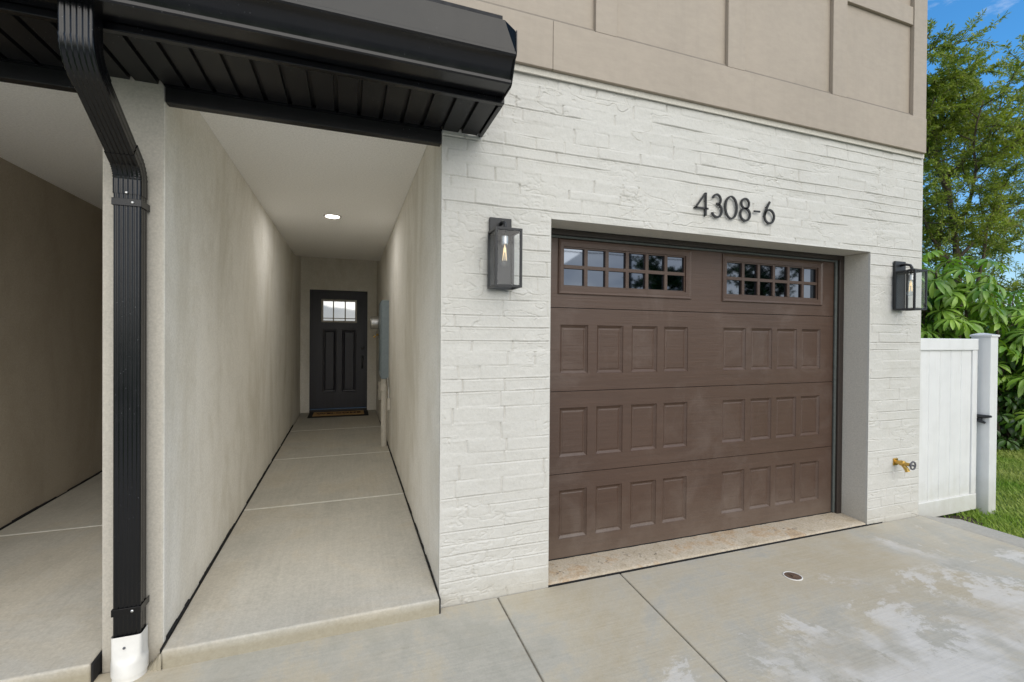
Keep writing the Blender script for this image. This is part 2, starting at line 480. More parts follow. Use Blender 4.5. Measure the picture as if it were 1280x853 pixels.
house = empty('townhouse', (1.87, 5.0, 0), 'cream brick and taupe board townhouse with recessed entry passage and brown garage door', 'house')

# ------------------------------------------------------------------ brick wall (carved, painted)
def brick_height(X, Z):
    r = np.random.default_rng(5)
    Zw = Z + .005*vnoise(X*1.4, Z*1.2, 3) + .0025*vnoise(X*6, Z*5, 4)
    zb = [-.05]
    while zb[-1] < 3.2: zb.append(zb[-1] + r.uniform(.056, .094))
    zb = np.array(zb)
    ci = np.clip(np.searchsorted(zb, Zw) - 1, 0, len(zb)-2)
    dlo = Zw - zb[ci]; dhi = zb[ci+1] - Zw
    dz = np.minimum(dlo, dhi)
    near = np.where(dlo < dhi, ci, ci+1)
    # how deep each bed joint is, along its length
    mod = sstep(-.15, .60, vnoise(X*1.6 + near*7.3, near*3.7, 21) + .35*vnoise(X*5, near*5.1, 22))
    strong = (r.random(len(zb)+2) < .16)[near]
    mod = np.clip(np.maximum(mod, strong*.9), .03, 1)
    H = -.0088*mod*np.exp(-(dz/.0026)**2)
    # lip above / below the joint (trowelled paint edge)
    H += .0012*mod*np.exp(-((dz-.007)/.004)**2)
    # perpends
    Xw = X + .006*vnoise(X*2, Z*9, 6) + .004*vnoise(X*7, Z*22, 7)
    for c in range(len(zb)-1):
        sel = ci == c
        if not sel.any(): continue
        xs = [X1 - r.uniform(0, .3)]
        while xs[-1] < X4 + .3: xs.append(xs[-1] + r.choice([r.uniform(.10, .20), r.uniform(.20, .27), r.uniform(.27, .42)]))
        xs = np.array(xs); dep = r.choice([.0015, .004, .007, .011], len(xs)); off = r.normal(0, .0012, len(xs)); tilt = r.normal(0, .0012, len(xs))
        xx = Xw[sel]
        k = np.clip(np.searchsorted(xs, xx) - 1, 0, len(xs)-2)
        a = xx - xs[k]; b = xs[k+1] - xx
        d = np.minimum(a, b); nk = np.where(a < b, k, k+1)
        H[sel] += -dep[nk]*np.exp(-(d/.0034)**2)
        edge = sstep(0, .012, d)*sstep(0, .012, dz[sel])
        H[sel] += edge*(off[k] + tilt[k]*(dlo[sel]/.08 - .5))
    # curled trowel marks: thin contour lines where a patch mask allows
    q = fbm(X*5.2, Z*9.5, 41, 3)
    mk = sstep(.28, .50, vnoise(X*2.3, Z*3.1, 51))
    H += mk*(-.0040*np.exp(-(q/.014)**2) + .0016*np.exp(-((q-.04)/.018)**2))
    q2 = fbm(X*11, Z*24, 61, 3)
    mk2 = sstep(.24, .50, vnoise(X*3.0+9, Z*4.3, 71))
    H += mk2*(-.0030*np.exp(-(q2/.05)**2) + .0020*q2)
    H += .0030*fbm(X*11, Z*16, 81, 4) + .0022*vnoise(X*1.7, Z*2.1, 91)
    return H

def brick_wall():
    def axis(cuts, st):
        out = []
        for a, b in zip(cuts[:-1], cuts[1:]):
            n = max(2, int(round((b-a)/st))); out += list(np.linspace(a, b, n, endpoint=False))
        return np.array(out + [cuts[-1]])
    xs = axis([X1, X2, X3, X4], .0050); zs = axis([-.03, ZT, ZBR], .0031)
    X, Z = np.meshgrid(xs, zs)
    H = brick_height(X, Z)
    # distance to the free edges -> taper to the plane so that the arrises meet the returns
    d = np.minimum(X-X1, X4-X)
    d = np.minimum(d, ZBR-Z)
    dx = np.maximum(np.maximum(X2-X, X-X3), 0); dz = np.maximum(Z-ZT, 0)
    d = np.minimum(d, np.hypot(dx, dz))
    H *= sstep(0, .016, d)
    rough_edge = .0025*fbm(X*30, Z*30, 5, 2)*(1-sstep(0, .012, d))
    Y = YF - H - np.abs(rough_edge)*0
    V = np.stack([X, Y, Z], -1).reshape(-1, 3)
    nx, nz = len(xs), len(zs)
    i, j = np.meshgrid(np.arange(nx-1), np.arange(nz-1))
    xc = (xs[i]+xs[i+1])/2; zc = (zs[j]+zs[j+1])/2
    keep = ~((xc > X2) & (xc < X3) & (zc < ZT))
    i, j = i[keep], j[keep]
    a = j*nx+i
    F = np.stack([a, a+1, a+1+nx, a+nx], -1)
    # skirt: the skin turns back at its free edges
    def edge(ix, iz):
        nonlocal V, F
        p = V[iz*nx+ix] if np.ndim(iz) == 0 else V[iz*nx+ix]
        b = p.copy(); b[:, 1] = YF+.016; n0 = len(V); k = len(p)
        V = np.concatenate([V, p, b]); q = np.arange(k-1)
        F = np.concatenate([F, np.stack([n0+q, n0+q+1, n0+k+q+1, n0+k+q], -1)])
    zi = np.arange(nz); xi = np.arange(nx)
    kx2 = int(np.argmin(np.abs(xs-X2))); kx3 = int(np.argmin(np.abs(xs-X3))); kz = int(np.argmin(np.abs(zs-ZT)))
    edge(np.zeros(nz, int), zi); edge(np.full(nz, nx-1), zi); edge(xi, np.full(nx, nz-1))
    edge(np.full(kz+1, kx2), zi[:kz+1]); edge(np.full(kz+1, kx3), zi[:kz+1]); edge(xi[kx2:kx3+1], np.full(kx3-kx2+1, kz))
    o = np_mesh('brick_wall', V, F, M['brick'], house, smooth=True)
    return o
brick_wall()

# returns behind the brick skin
MB().box(X2-.10, X2, YF+.013, 2.80, -.03, ZT).build('garage_reveal', M['reveal'], house, .003)
MB().box(X3, X3+.10, YF+.013, 2.80, -.03, ZT).build('garage_reveal', M['reveal'], house, .003)
MB().box(X2-.10, X3+.10, YF+.013, 2.80, ZT+.0005, ZT+.10).build('garage_lintel', M['reveal'], house, .003)
MB().box(X4-.14, X4-.001, YF+.013, 12.0, -.25, ZBR).build('side_wall', M['reveal'], house)
MB().box(X1+.001, X1+.14, YF+.013, YE+.2, -.05, 2.99).build('stucco_wall', M['stucco'], house, .006)
def sides_in(o, m='stucco_in_lifted'):  # side faces take the paler stucco, its colour standing in for passage light
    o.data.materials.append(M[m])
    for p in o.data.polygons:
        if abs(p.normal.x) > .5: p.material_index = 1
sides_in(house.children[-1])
# wall between the two passages, its end is the column
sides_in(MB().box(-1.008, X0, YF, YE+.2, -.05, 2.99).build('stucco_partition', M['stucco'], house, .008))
MB().box(-6.0, -2.442, YF+.001, YE+.2, -.05, 2.99).build('stucco_wall', M['stucco'], house)
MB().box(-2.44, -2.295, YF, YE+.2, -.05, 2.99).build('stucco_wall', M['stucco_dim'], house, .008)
# entry walls with a stucco surround standing proud around the door
DXL, DXR, DZB, DZT = -.626, .297, .205, 2.262
e = MB()
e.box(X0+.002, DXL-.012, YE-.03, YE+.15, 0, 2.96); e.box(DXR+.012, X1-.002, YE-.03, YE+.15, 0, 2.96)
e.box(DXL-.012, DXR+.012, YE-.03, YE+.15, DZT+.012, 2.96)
e.build('entry_wall', M['stucco_in_lifted'], house)  # end wall brightened by colour too, with the paler passage stucco
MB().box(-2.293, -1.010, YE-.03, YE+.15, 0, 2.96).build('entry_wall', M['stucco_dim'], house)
# ceilings
for a, b in ((X0, X1), (-2.295, -1.008)):
    c = MB(); c.box(a+.001, b-.001, 2.502, 7.72, ZC, 2.98); c.box(a+.001, b-.001, 7.722, YE-.032, 2.93, 2.98)
    c.build('porch_ceiling', M['ceiling'], house)
    MB().prism([(2.452, 2.512), (2.500, 2.512), (2.500, 2.70), (2.470, 2.70), (2.470, 2.5845), (2.452, 2.5845)], 'X', a+.003, b-.003).build('ceiling_header', M['soffit'], house, .003)
# hidden wall over the passages, upper storey
MB().box(-4.2, X1+.02, 2.472, 2.56, 2.6, 3.05).build('upper_wall', M['siding'], house)
u = MB(); u.box(-4.2, X4-.02, 2.452, 10.0, ZBR+.002, 6.3); u.build('siding_panel', M['siding'], house)
# board and batten trim
MB().box(-4.2, 1.1015, 2.418, 2.450, 3.022, 3.303).build('band_board', M['siding'], house, .003)
MB().box(1.1035, 4.489, 2.418, 2.450, 3.022, 3.303).build('band_board', M['siding'], house, .003)
MB().box(X1+.1, 4.487, 2.438, 2.4512, 3.3035, 3.326).build('seam_strip', M['seam_strip'], house)  # thin darker strip along the top of the band board
MB().box(4.4600, 4.503, 2.4505, 2.9, 3.022, 3.303).build('band_return', M['siding'], house, .003)
MB().box(X1+.1, 4.505, 2.440, 2.4505, 2.985, 3.0215).build('frieze_strip', M['reveal'], house, .002)
for x in (-1.60, -.60, .385, 1.385, 2.397, 3.397):
    MB().box(x, x+.147, 2.424, 2.4515, 3.308, 6.3).build('batten', M['siding'], house, .003)
MB().box(4.325, 4.489, 2.422, 2.4515, 3.300, 6.3).build('corner_board', M['siding'], house, .003)
MB().box(3.5455, 4.3235, 2.430, 2.4515, 4.045, 4.19).build('rail_board', M['siding'], house, .003)
for a, b in ((2.5455, 3.3955), (1.5335, 2.3955)):
    MB().box(a, b, 2.430, 2.4515, 4.045, 4.19).build('rail_board', M['siding'], house, .003)

# ------------------------------------------------------------------ porch eave: soffit, gutter, roof
s = MB()
gx = -.793 - .1045*27
xr = .690
x = gx
V = []
# one folded sheet: flat pans with a V groove between
prof = []
while x < xr:
    prof += [(x-.0105, 2.586), (x-.0085, 2.604), (x+.0070, 2.605), (x+.0090, 2.586)]
    x += .1045
prof = [p for p in prof if p[0] < xr-.02] + [(xr-.012, 2.586)]
n = len(prof)
s.add([(p[0], 2.088, p[1]) for p in prof] + [(p[0], YF-.004, p[1]) for p in prof], [(i, i+1, n+i+1, n+i) for i in range(n-1)])
so = s.build('soffit', M['soffit'], house, fixn=False)
so.data.flip_normals()
t = MB()
t.box(gx, xr, 2.062, 2.090, 2.579, 2.606)
t.build('soffit_trim', M['gutter'], house, .003)
t = MB(); t.box(xr-.022, xr, 2.091, YF-.004, 2.578, 2.606)
t.build('soffit_trim', M['gutter'], house, .003)
t = MB(); t.box(gx, X0-.232, YF-.020, YF-.003, 2.577, 2.586); t.box(X0+.004, X1-.002, YF-.020, YF-.0055, 2.577, 2.586); t.build('soffit_trim', M['gutter'], house)

XG = .680
g = MB()
gp = [(2.082, 2.607), (1.962, 2.607), (1.945, 2.607), (1.9395, 2.613), (1.9395, 2.624), (1.947, 2.630), (1.938, 2.658), (1.922, 2.684), (1.906, 2.697), (1.889, 2.702), (1.8825, 2.708), (1.8825, 2.719),
      (1.890, 2.725), (1.888, 2.812), (1.886, 2.846), (1.895, 2.850), (2.082, 2.850)]
k = len(gp)
right = [(XG, p[0], p[1]) for p in gp]
for q, sh in ((14, .050), (15, .054), (16, .054)): right[q] = (XG-sh, gp[q][0], gp[q][1])
g.add([(gx, p[0], p[1]) for p in gp] + right, [(i, (i+1) % k, k+(i+1) % k, k+i) for i in range(k)] + [tuple(range(k))[::-1], tuple(range(k, 2*k))])
gu = g.build('gutter', M['gutter'], house); auto_smooth(gu, 24)
ec = MB()
ec.prism([(2.080, 2.600), (1.960, 2.600), (1.946, 2.607), (1.900, 2.694), (1.884, 2.704), (1.879, 2.722), (1.881, 2.812), (1.93, 2.800), (2.080, 2.74)], 'X', XG+.0005, XG+.006)
ec.build('end_cap', M['gutter'], gu, .0015)
rf = MB(); rf.prism([(1.90, 2.852), (2.445, 3.08), (2.445, 3.10), (1.90, 2.872)], 'X', gx, XG-.056)
rf.build('roof', M['roof'], house)
fl = MB(); fl.prism([(2.086, 2.607), (2.447, 2.607), (2.447, 3.06), (2.086, 2.90)], 'X', XG-.08, XG-.058); fl.build('gable_filler', M['gutter'], house)

# ------------------------------------------------------------------ garage door
YD = 2.690
gd = MB()
PL = [(1.293, 1.498), (1.565, 1.770), (1.838, 2.050), (2.108, 2.317), (2.642, 2.862), (2.917, 3.130), (3.181, 3.396), (3.449, 3.660)]
SECT = [(.031, .582, .155, .475), (.582, 1.122, .690, 1.013), (1.122, 1.668, 1.236, 1.557)]
XA, XB = 1.128, 3.832
for z0, z1, p0, p1 in SECT:
    z0 += .0022; z1 -= .0022
    xs = [XA] + [v for p in PL for v in p] + [XB]
    zs = [z0, p0, p1, z1]
    for i in range(len(xs)-1):
        for j in range(3):
            a, b, c, d = xs[i], xs[i+1], zs[j], zs[j+1]
            if j == 1 and i % 2 == 1:
                # raised field inside a moulded ring
                rings = [(0, 0), (.003, .0050), (.017, .0150), (.020, .0155), (.024, .0150), (.030, .0125)]
                prev = None
                for ins, dep in rings:
                    q = [(a+ins, YD+dep, c+ins), (b-ins, YD+dep, c+ins), (b-ins, YD+dep, d-ins), (a+ins, YD+dep, d-ins)]
                    if prev:
                        for m in range(4): gd.quad(prev[m], prev[(m+1) % 4], q[(m+1) % 4], q[m])
                    prev = q
                gd.quad(*prev)
            else:
                gd.quad((a, YD, c), (b, YD, c), (b, YD, d), (a, YD, d))
    # section edges fold back into the seam
    for zz in (z0, z1):
        gd.quad((XA, YD, zz), (XB, YD, zz), (XB, YD+.0215, zz), (XA, YD+.0215, zz))
# top section with two window openings
WIN = [(1.283, 2.327, 1.768, 2.104), (2.634, 3.659, 1.764, 2.100)]
z0, z1 = 1.6702, 2.150
xs = [XA, WIN[0][0], WIN[0][1], WIN[1][0], WIN[1][1], XB]
for i in range(5):
    if i % 2 == 0: gd.quad((xs[i], YD, z0), (xs[i+1], YD, z0), (xs[i+1], YD, z1), (xs[i], YD, z1))
    else:
        w = WIN[i//2]
        gd.quad((w[0], YD, z0), (w[1], YD, z0), (w[1], YD, w[2]), (w[0], YD, w[2]))
        gd.quad((w[0], YD, w[3]), (w[1], YD, w[3]), (w[1], YD, z1), (w[0], YD, z1))
gd.quad((XA, YD, z0), (XB, YD, z0), (XB, YD+.012, z0), (XA, YD+.012, z0))
gd.box(XA, XB, YD+.022, YD+.045, .02, 1.60)
gdo = gd.build('garage_door', M['garage'], house, fixn=False)
for f in gdo.data.polygons: pass
MB().box(XA, XB, YD-.002, YD+.030, .012, .030).build('bottom_seal', M['black_gap'], gdo)
MB().box(XA, XB, YD+.05, YD+.06, 1.55, 2.2).build('back_board', M['black_gap'], gdo)
for (a, b, c, d), (ga, gb, gc, gdd) in zip(WIN, [(1.318, 2.279, 1.817, 2.058), (2.674, 3.612, 1.812, 2.050)]):
    w = MB()
    # moulded frame: outer step, flat, inner step
    def ring(o, i, yo, yi):
        (a, b, c, d), (e_, f_, g_, h_) = o, i
        O = [(a, yo, c), (b, yo, c), (b, yo, d), (a, yo, d)]; I = [(e_, yi, g_), (f_, yi, g_), (f_, yi, h_), (e_, yi, h_)]
        for m in range(4): w.quad(O[m], O[(m+1) % 4], I[(m+1) % 4], I[m])
    def ins(r, t): return (r[0]+t, r[1]-t, r[2]+t, r[3]-t)
    o = (a-.010, b+.010, c-.010, d+.010); gl = (ga, gb, gc, gdd)
    ring(o, o, YD+.004, YD-.007); ring(o, ins(o, .005), YD-.007, YD-.011); ring(ins(o, .005), ins(o, .018), YD-.011, YD-.005)
    inn = (ga-.010, gb+.010, gc-.010, gdd+.010)
    ring(ins(o, .018), inn, YD-.005, YD-.005); ring(inn, inn, YD-.005, YD+.004); ring(inn, gl, YD+.004, YD+.004); ring(gl, gl, YD+.004, YD+.016)
    mw = .0125
    for q in range(1, 6):
        x = ga + (gb-ga)*q/6
        w.box(x-mw, x+mw, YD+.0015, YD+.0155, gc, gdd)
    zm = (gc+gdd)/2
    for q in range(6):
        l = ga+(gb-ga)*q/6+(mw if q else 0); r_ = ga+(gb-ga)*(q+1)/6-(mw if q < 5 else 0)
        w.box(l, r_, YD+.0022, YD+.0155, zm-.0115, zm+.0115)
    wf = w.build('window_frame', M['garage'], gdo, fixn=True)
    MB().quad((ga-.004, YD+.0165, gc-.004), (gb+.004, YD+.0165, gc-.004), (gb+.004, YD+.0165, gdd+.004), (ga-.004, YD+.0165, gdd+.004)).build('window_pane', M['pane'], gdo)
ds = MB()
ds.box(X3-.056, X3-.001, 2.655, 2.688, .02, ZT-.001); ds.box(X2+.001, X2+.030, 2.655, 2.688, .02, ZT-.001)
ds.box(X2+.0305, X3-.0565, 2.655, 2.688, 2.134, ZT-.001)
ds.build('door_stop', M['garage_dark'], house, .004)
ws = MB(); ws.box(X3-.080, X3-.0565, 2.672, 2.6885, .03, 2.1335); ws.box(X2+.0305, X3-.0805, 2.672, 2.6885, 2.118, 2.1335)
ws.build('weather_strip', M['rubber'], house, .004)

# ------------------------------------------------------------------ entry door
ed = MB()
def ring2(mb, o, i, yo, yi):
    (a, b, c, d), (e_, f_, g_, h_) = o, i
    O = [(a, yo, c), (b, yo, c), (b, yo, d), (a, yo, d)]; I = [(e_, yi, g_), (f_, yi, g_), (f_, yi, h_), (e_, yi, h_)]
    for m in range(4): mb.quad(O[m], O[(m+1) % 4], I[(m+1) % 4], I[m])
yd = YE
pan = [(-.430, -.208, .495, 1.588), (-.115, .122, .495, 1.588)]
lite = (-.451, .129, 1.715, 2.112)
xs = [DXL, pan[0][0], pan[0][1], pan[1][0], pan[1][1], DXR]; zs = [DZB, .495, 1.588, DZT]
for i in range(5):
    for j in range(3):
        a, b, c, d = xs[i], xs[i+1], zs[j], zs[j+1]
        if j == 1 and i in (1, 3):
            r0 = (a, b, c, d); I = lambda t: (a+t, b-t, c+t, d-t)
            ring2(ed, r0, I(.008), yd, yd+.032); ring2(ed, I(.008), I(.030), yd+.032, yd+.036); ring2(ed, I(.030), I(.046), yd+.036, yd+.006)
            q = I(.046); ed.quad((q[0], yd+.006, q[2]), (q[1], yd+.006, q[2]), (q[1], yd+.006, q[3]), (q[0], yd+.006, q[3]))
        else: ed.quad((a, yd, c), (b, yd, c), (b, yd, d), (a, yd, d))
fd = ed.build('front_door', M['front_door'], house, fixn=True)
fr = MB(); fr.box(DXL-.011, DXL+.012, YE-.022, YE-.002, DZB, DZT+.011); fr.box(DXR-.012, DXR+.011, YE-.022, YE-.002, DZB, DZT+.011); fr.box(DXL+.0125, DXR-.0125, YE-.022, YE-.002, DZT-.014, DZT+.011)
fr.build('door_frame', M['front_door'], house, .002)
th = MB(); th.box(DXL-.01, DXR+.01, YE-.06, YE+.05, .15, DZB-.003); th.build('threshold', M['garage_dark'], house, .003)
wf = MB(); a, b, c, d = lite
wf.box(a, b, YE-.018, YE-.001, d-.030, d); wf.box(a, b, YE-.018, YE-.001, c, c+.030)
wf.box(a, a+.030, YE-.018, YE-.001, c+.031, d-.031); wf.box(b-.030, b, YE-.018, YE-.001, c+.031, d-.031)
for q in (1, 2):
    x = a+(b-a)*q/3; wf.box(x-.010, x+.010, YE-.014, YE-.001, c+.031, d-.031)
wf.box(a+.0305, b-.0305, YE-.0125, YE-.001, 1.778, 1.792)
wf.build('window_frame', M['door_trim_light'], fd, .002)
MB().quad((a+.03, YE-.004, c+.03), (b-.03, YE-.004, c+.03), (b-.03, YE-.004, d-.03), (a+.03, YE-.004, d-.03)).build('window_pane', M['door_pane'], fd)
hn = MB(); hx = .228
hn.box(hx-.022, hx+.022, YE-.012, YE-.001, 1.05, 1.14); hn.tube([(hx, YE-.012, 1.12), (hx, YE-.055, 1.10), (hx, YE-.06, 1.02), (hx, YE-.05, .94), (hx, YE-.012, .915)], .011, 10); hn.box(hx-.018, hx+.018, YE-.012, YE-.001, .895, .935)
hn.build('handle', M['black'], fd, .003)
MB().lathe([(.030, -.001), (.032, -.012), (.026, -.026), (.012, -.028), (.010, -.045)], (hx, YE, 1.27), 'Y', 20).build('deadbolt', M['black'], fd)

# ------------------------------------------------------------------ downspout
dsp = empty('downspout', (-.895, 2.40, 0), 'black ribbed metal downspout on the stucco column, ending in a white plastic boot', 'downspout')
DX = -.886; HW, HD = .0485, .036
def dsec(w, d):
    """corrugated rectangular section, (u, v): u across, v towards the viewer"""
    P = []
    nr = 5
    fr_ = []
    for i in range(nr*8+1):
        u = -w+.010 + (2*w-.020)*i/(nr*8)
        fr_.append((u, d - .0034*(.5-.5*math.cos(2*math.pi*nr*(u+w-.010)/(2*w-.020)))**.7))
    arc = lambda cx, cy, a0, a1: [(cx+.010*math.cos(R(a0+(a1-a0)*k/4)), cy+.010*math.sin(R(a0+(a1-a0)*k/4))) for k in range(1, 4)]
    P += fr_ + arc(w-.010, d-.010, 90, 0)
    for i in range(9):
        v = d-.010 - (2*d-.020)*i/8; P.append((w-.0022*(.5-.5*math.cos(4*math.pi*i/8)), v))
    P += arc(w-.010, -d+.010, 0, -90) + [(w-.010, -d), (-w+.010, -d)] + arc(-w+.010, -d+.010, 270, 180)
    for i in range(9):
        v = -d+.010 + (2*d-.020)*i/8; P.append((-w+.0022*(.5-.5*math.cos(4*math.pi*i/8)), v))
    P += arc(-w+.010, d-.010, 180, 90)
    return P
def sweep(path, scl=None, grow=0):
    """path in the YZ plane; section carried along it"""
    mb = MB(); sec = dsec(HW+grow, HD+grow); n = len(sec); V = []
    for i, (y, z) in enumerate(path):
        a = path[max(i-1, 0)]; b = path[min(i+1, len(path)-1)]
        ty, tz = b[0]-a[0], b[1]-a[1]; L = math.hypot(ty, tz); ty /= L; tz /= L
        ny, nz = tz, -ty                                  # normal; for a downward path it points to -Y (viewer)
        k = scl[i] if scl else 1
        for u, v in sec: V.append((DX+u*(1+(k-1)*.5), y+ny*v*k, z+nz*v*k))
    F = [(i*n+j, i*n+(j+1) % n, (i+1)*n+(j+1) % n, (i+1)*n+j) for i in range(len(path)-1) for j in range(n)]
    F += [tuple(range(n)), tuple((len(path)-1)*n+j for j in range(n))]
    return mb.add(V, F)
def arcpath(c, r, a0, a1, n): return [(c[0]+r*math.cos(R(a0+(a1-a0)*i/n)), c[1]+r*math.sin(R(a0+(a1-a0)*i/n))) for i in range(n+1)]
TH = 56
# upper bend: starts straight down at y=1.955, turns towards the wall (+y); centre on the wall side
r1 = .115; c1 = (2.016+r1, 2.500)
up = [(2.016, 2.625), (2.016, 2.55)] + arcpath(c1, r1, 180, 180+TH, 14)
e1 = up[-1]; dirn = (math.sin(R(TH)), -math.cos(R(TH)))
up.append((e1[0]+dirn[0]*.03, e1[1]+dirn[1]*.03))
# lower bend back to vertical at y=2.412
r2 = .10; yv = 2.402
c2y = yv - r2
end_y = c2y + r2*math.cos(R(TH))                  # where the slanted run meets the lower bend
Ls = (end_y - e1[0])/dirn[0]
e2 = (e1[0]+dirn[0]*Ls, e1[1]+dirn[1]*Ls)
c2 = (c2y, e2[1] - r2*math.sin(R(TH)))
low = [(e2[0]-dirn[0]*.05, e2[1]-dirn[1]*.05)] + arcpath(c2, r2, TH, 0, 14) + [(yv, c2[1]-.06)]
crimp = lambda p: [1] + [1.0 + (.035 if (i % 2) else -.02)*(1 if 1 < i < len(p)-2 else 0) for i in range(1, len(p)-1)] + [1]
def dense(p, k=2):
    out = []
    for a, b in zip(p[:-1], p[1:]): out += [(a[0]+(b[0]-a[0])*i/k, a[1]+(b[1]-a[1])*i/k) for i in range(k)]
    return out + [p[-1]]
ou = sweep(up, crimp(up), .0022).build('elbow', M['downspout'], dsp, fixn=True); auto_smooth(ou, 50)
osl = sweep([(e1[0]+dirn[0]*.005, e1[1]+dirn[1]*.005), (e2[0], e2[1])]).build('pipe', M['downspout'], dsp); auto_smooth(osl, 50)
ol = sweep(low, crimp(low), .0022).build('elbow', M['downspout'], dsp); auto_smooth(ol, 50)
ztop = c2[1]-.03
opn = sweep([(yv, ztop), (yv, 1.0), (yv, .165)]).build('pipe', M['downspout'], dsp); auto_smooth(opn, 50)
for z in (2.015, .28):
    b = MB()
    y0, y1 = yv-HD-.0032, YF-.001
    b.box(DX-HW-.0032, DX+HW+.0032, y0, y0+.003, z, z+.030); b.box(DX-HW-.0032, DX-HW-.0008, y0+.0032, y1, z, z+.030); b.box(DX+HW+.0008, DX+HW+.0032, y0+.0032, y1, z, z+.030)
    st = b.build('strap', M['downspout'], dsp, .001)
    MB().lathe([(.0055, 0), (.0055, -.003), (.003, -.005)], (DX+.022, y0, z+.015), 'Y', 10).build('screw', M['steel'], st)
MB().lathe([(.0055, 0), (.0055, -.003), (.003, -.005)], (DX, yv-HD-.001, c2[1]-.055), 'Y', 10).build('screw', M['steel'], dsp)
# white adapter: square top blends to a round collar
bt = MB(); n = 40; V = []
def sup(a, w, d, p):
    c, s_ = math.cos(a), math.sin(a); return (DX + w*math.copysign(abs(c)**p, c), yv + d*math.copysign(abs(s_)**p, s_))
for z, w, d, p in ((.192, .054, .042, .25), (.10, .054, .043, .28), (.085, .060, .054, .7), (.075, .064, .062, 1), (.022, .064, .062, 1), (.020, .060, .058, 1), (-.02, .060, .058, 1)):
    V += [(*sup(2*math.pi*(k+.5)/n, w, d, p), z) for k in range(n)]
bt.add(V, [(i*n+k, i*n+(k+1) % n, (i+1)*n+(k+1) % n, (i+1)*n+k) for i in range(6) for k in range(n)])
bo = bt.build('boot', M['pvc'], dsp); auto_smooth(bo, 40)
MB().lathe([(.005, 0), (.005, -.004), (.003, -.006)], (DX-.004, yv-.043, .145), 'Y', 10).build('screw', M['grey_knob'], bo)

# ------------------------------------------------------------------ wall lanterns
def lantern(cx, zt, label):
    root = empty('wall_lantern', (cx, YF-.004, zt-.40), label, 'wall lamp', 'box lanterns beside the garage door')
    y1 = YF-.006; y0 = 2.290; w = .070; z0, z1 = zt-.40, zt-.085
    MB().box(cx-.065, cx+.065, y1-.018, y1, z0+.004, zt).build('back_plate', M['black'], root, .004)
    f = MB(); t = .0065
    yb = y1-.0185
    for sx in (-1, 1):
        for yy in (y0+t, yb-t):
            f.box(cx+sx*w-t, cx+sx*w+t, yy-t, yy+t, z0, z1)
    for zz in (z0+t, z1-t):
        f.box(cx-w+t+.0002, cx+w-t-.0002, y0+.0005, y0+2*t, zz-t, zz+t); f.box(cx-w+t+.0002, cx+w-t-.0002, yb-2*t, yb-.0005, zz-t, zz+t)
        for sx in (-1, 1): f.box(cx+sx*w-t+.0003, cx+sx*w+t-.0003, y0+2*t+.0002, yb-2*t-.0002, zz-t, zz+t)
    f.box(cx-w+t, cx+w-t, y0+2*t, yb-2*t, z1-.005, z1-.002)
    f.build('frame', M['black'], root, .001)
    a = MB(); a.tube([(cx, y1-.015, zt-.035), (cx, y1-.05, zt-.030), (cx, y1-.085, zt-.042), (cx, y1-.095, zt-.060), (cx, y1-.095, z1-.001)], .010, 12)
    a.lathe([(.030, 0), (.030, .012), (.016, .018)], (cx, y1-.095, z1-.004), 'Z', 20)
    a.build('arm', M['black'], root, smooth=True)
    gl = MB()
    for sx in (-1, 1): gl.quad((cx+sx*w, y0+.012, z0+.012), (cx+sx*w, yb-.012, z0+.012), (cx+sx*w, yb-.012, z1-.012), (cx+sx*w, y0+.012, z1-.012))
    gl.quad((cx-w+.006, y0+.004, z0+.012), (cx+w-.006, y0+.004, z0+.012), (cx+w-.006, y0+.004, z1-.012), (cx-w+.006, y0+.004, z1-.012))
    gl.build('glass', M['glass'], root)
    yc = (y0+yb)/2
    MB().lathe([(.014, 0), (.019, -.004), (.019, -.045), (.016, -.050)], (cx, yc, z1-.030), 'Z', 20).build('socket', M['steel'], root, smooth=False)
    MB().lathe([(.006, 0), (.006, .05)], (cx, yc, z1-.035), 'Z', 10).build('socket_stem', M['black'], root)
    b = MB().lathe([(.013, 0), (.014, -.015), (.019, -.040), (.027, -.070), (.031, -.090), (.028, -.108), (.016, -.120), (.004, -.124)], (cx, yc, z1-.078), 'Z', 20).build('bulb', M['glass'], root, smooth=True)
    fm = MB()
    pts = []
    for k in range(9):
        an = 2*math.pi*k/8; r_ = .006 if k % 2 else .012
        pts.append((cx+r_*math.cos(an), yc+r_*math.sin(an), z1-.095 if k % 2 else z1-.165))
    fm.tube(pts, .0016, 6); fm.tube([(cx, yc, z1-.078), (cx, yc, z1-.12)], .004, 8)
    fm.build('filament', M['filament'], b)
    return root
lantern(.797, 2.140, 'black box lantern left of the garage door, its clear bulb seen through the glass')
lantern(4.213, 2.113, 'black box lantern right of the garage door, close to the corner of the wall')

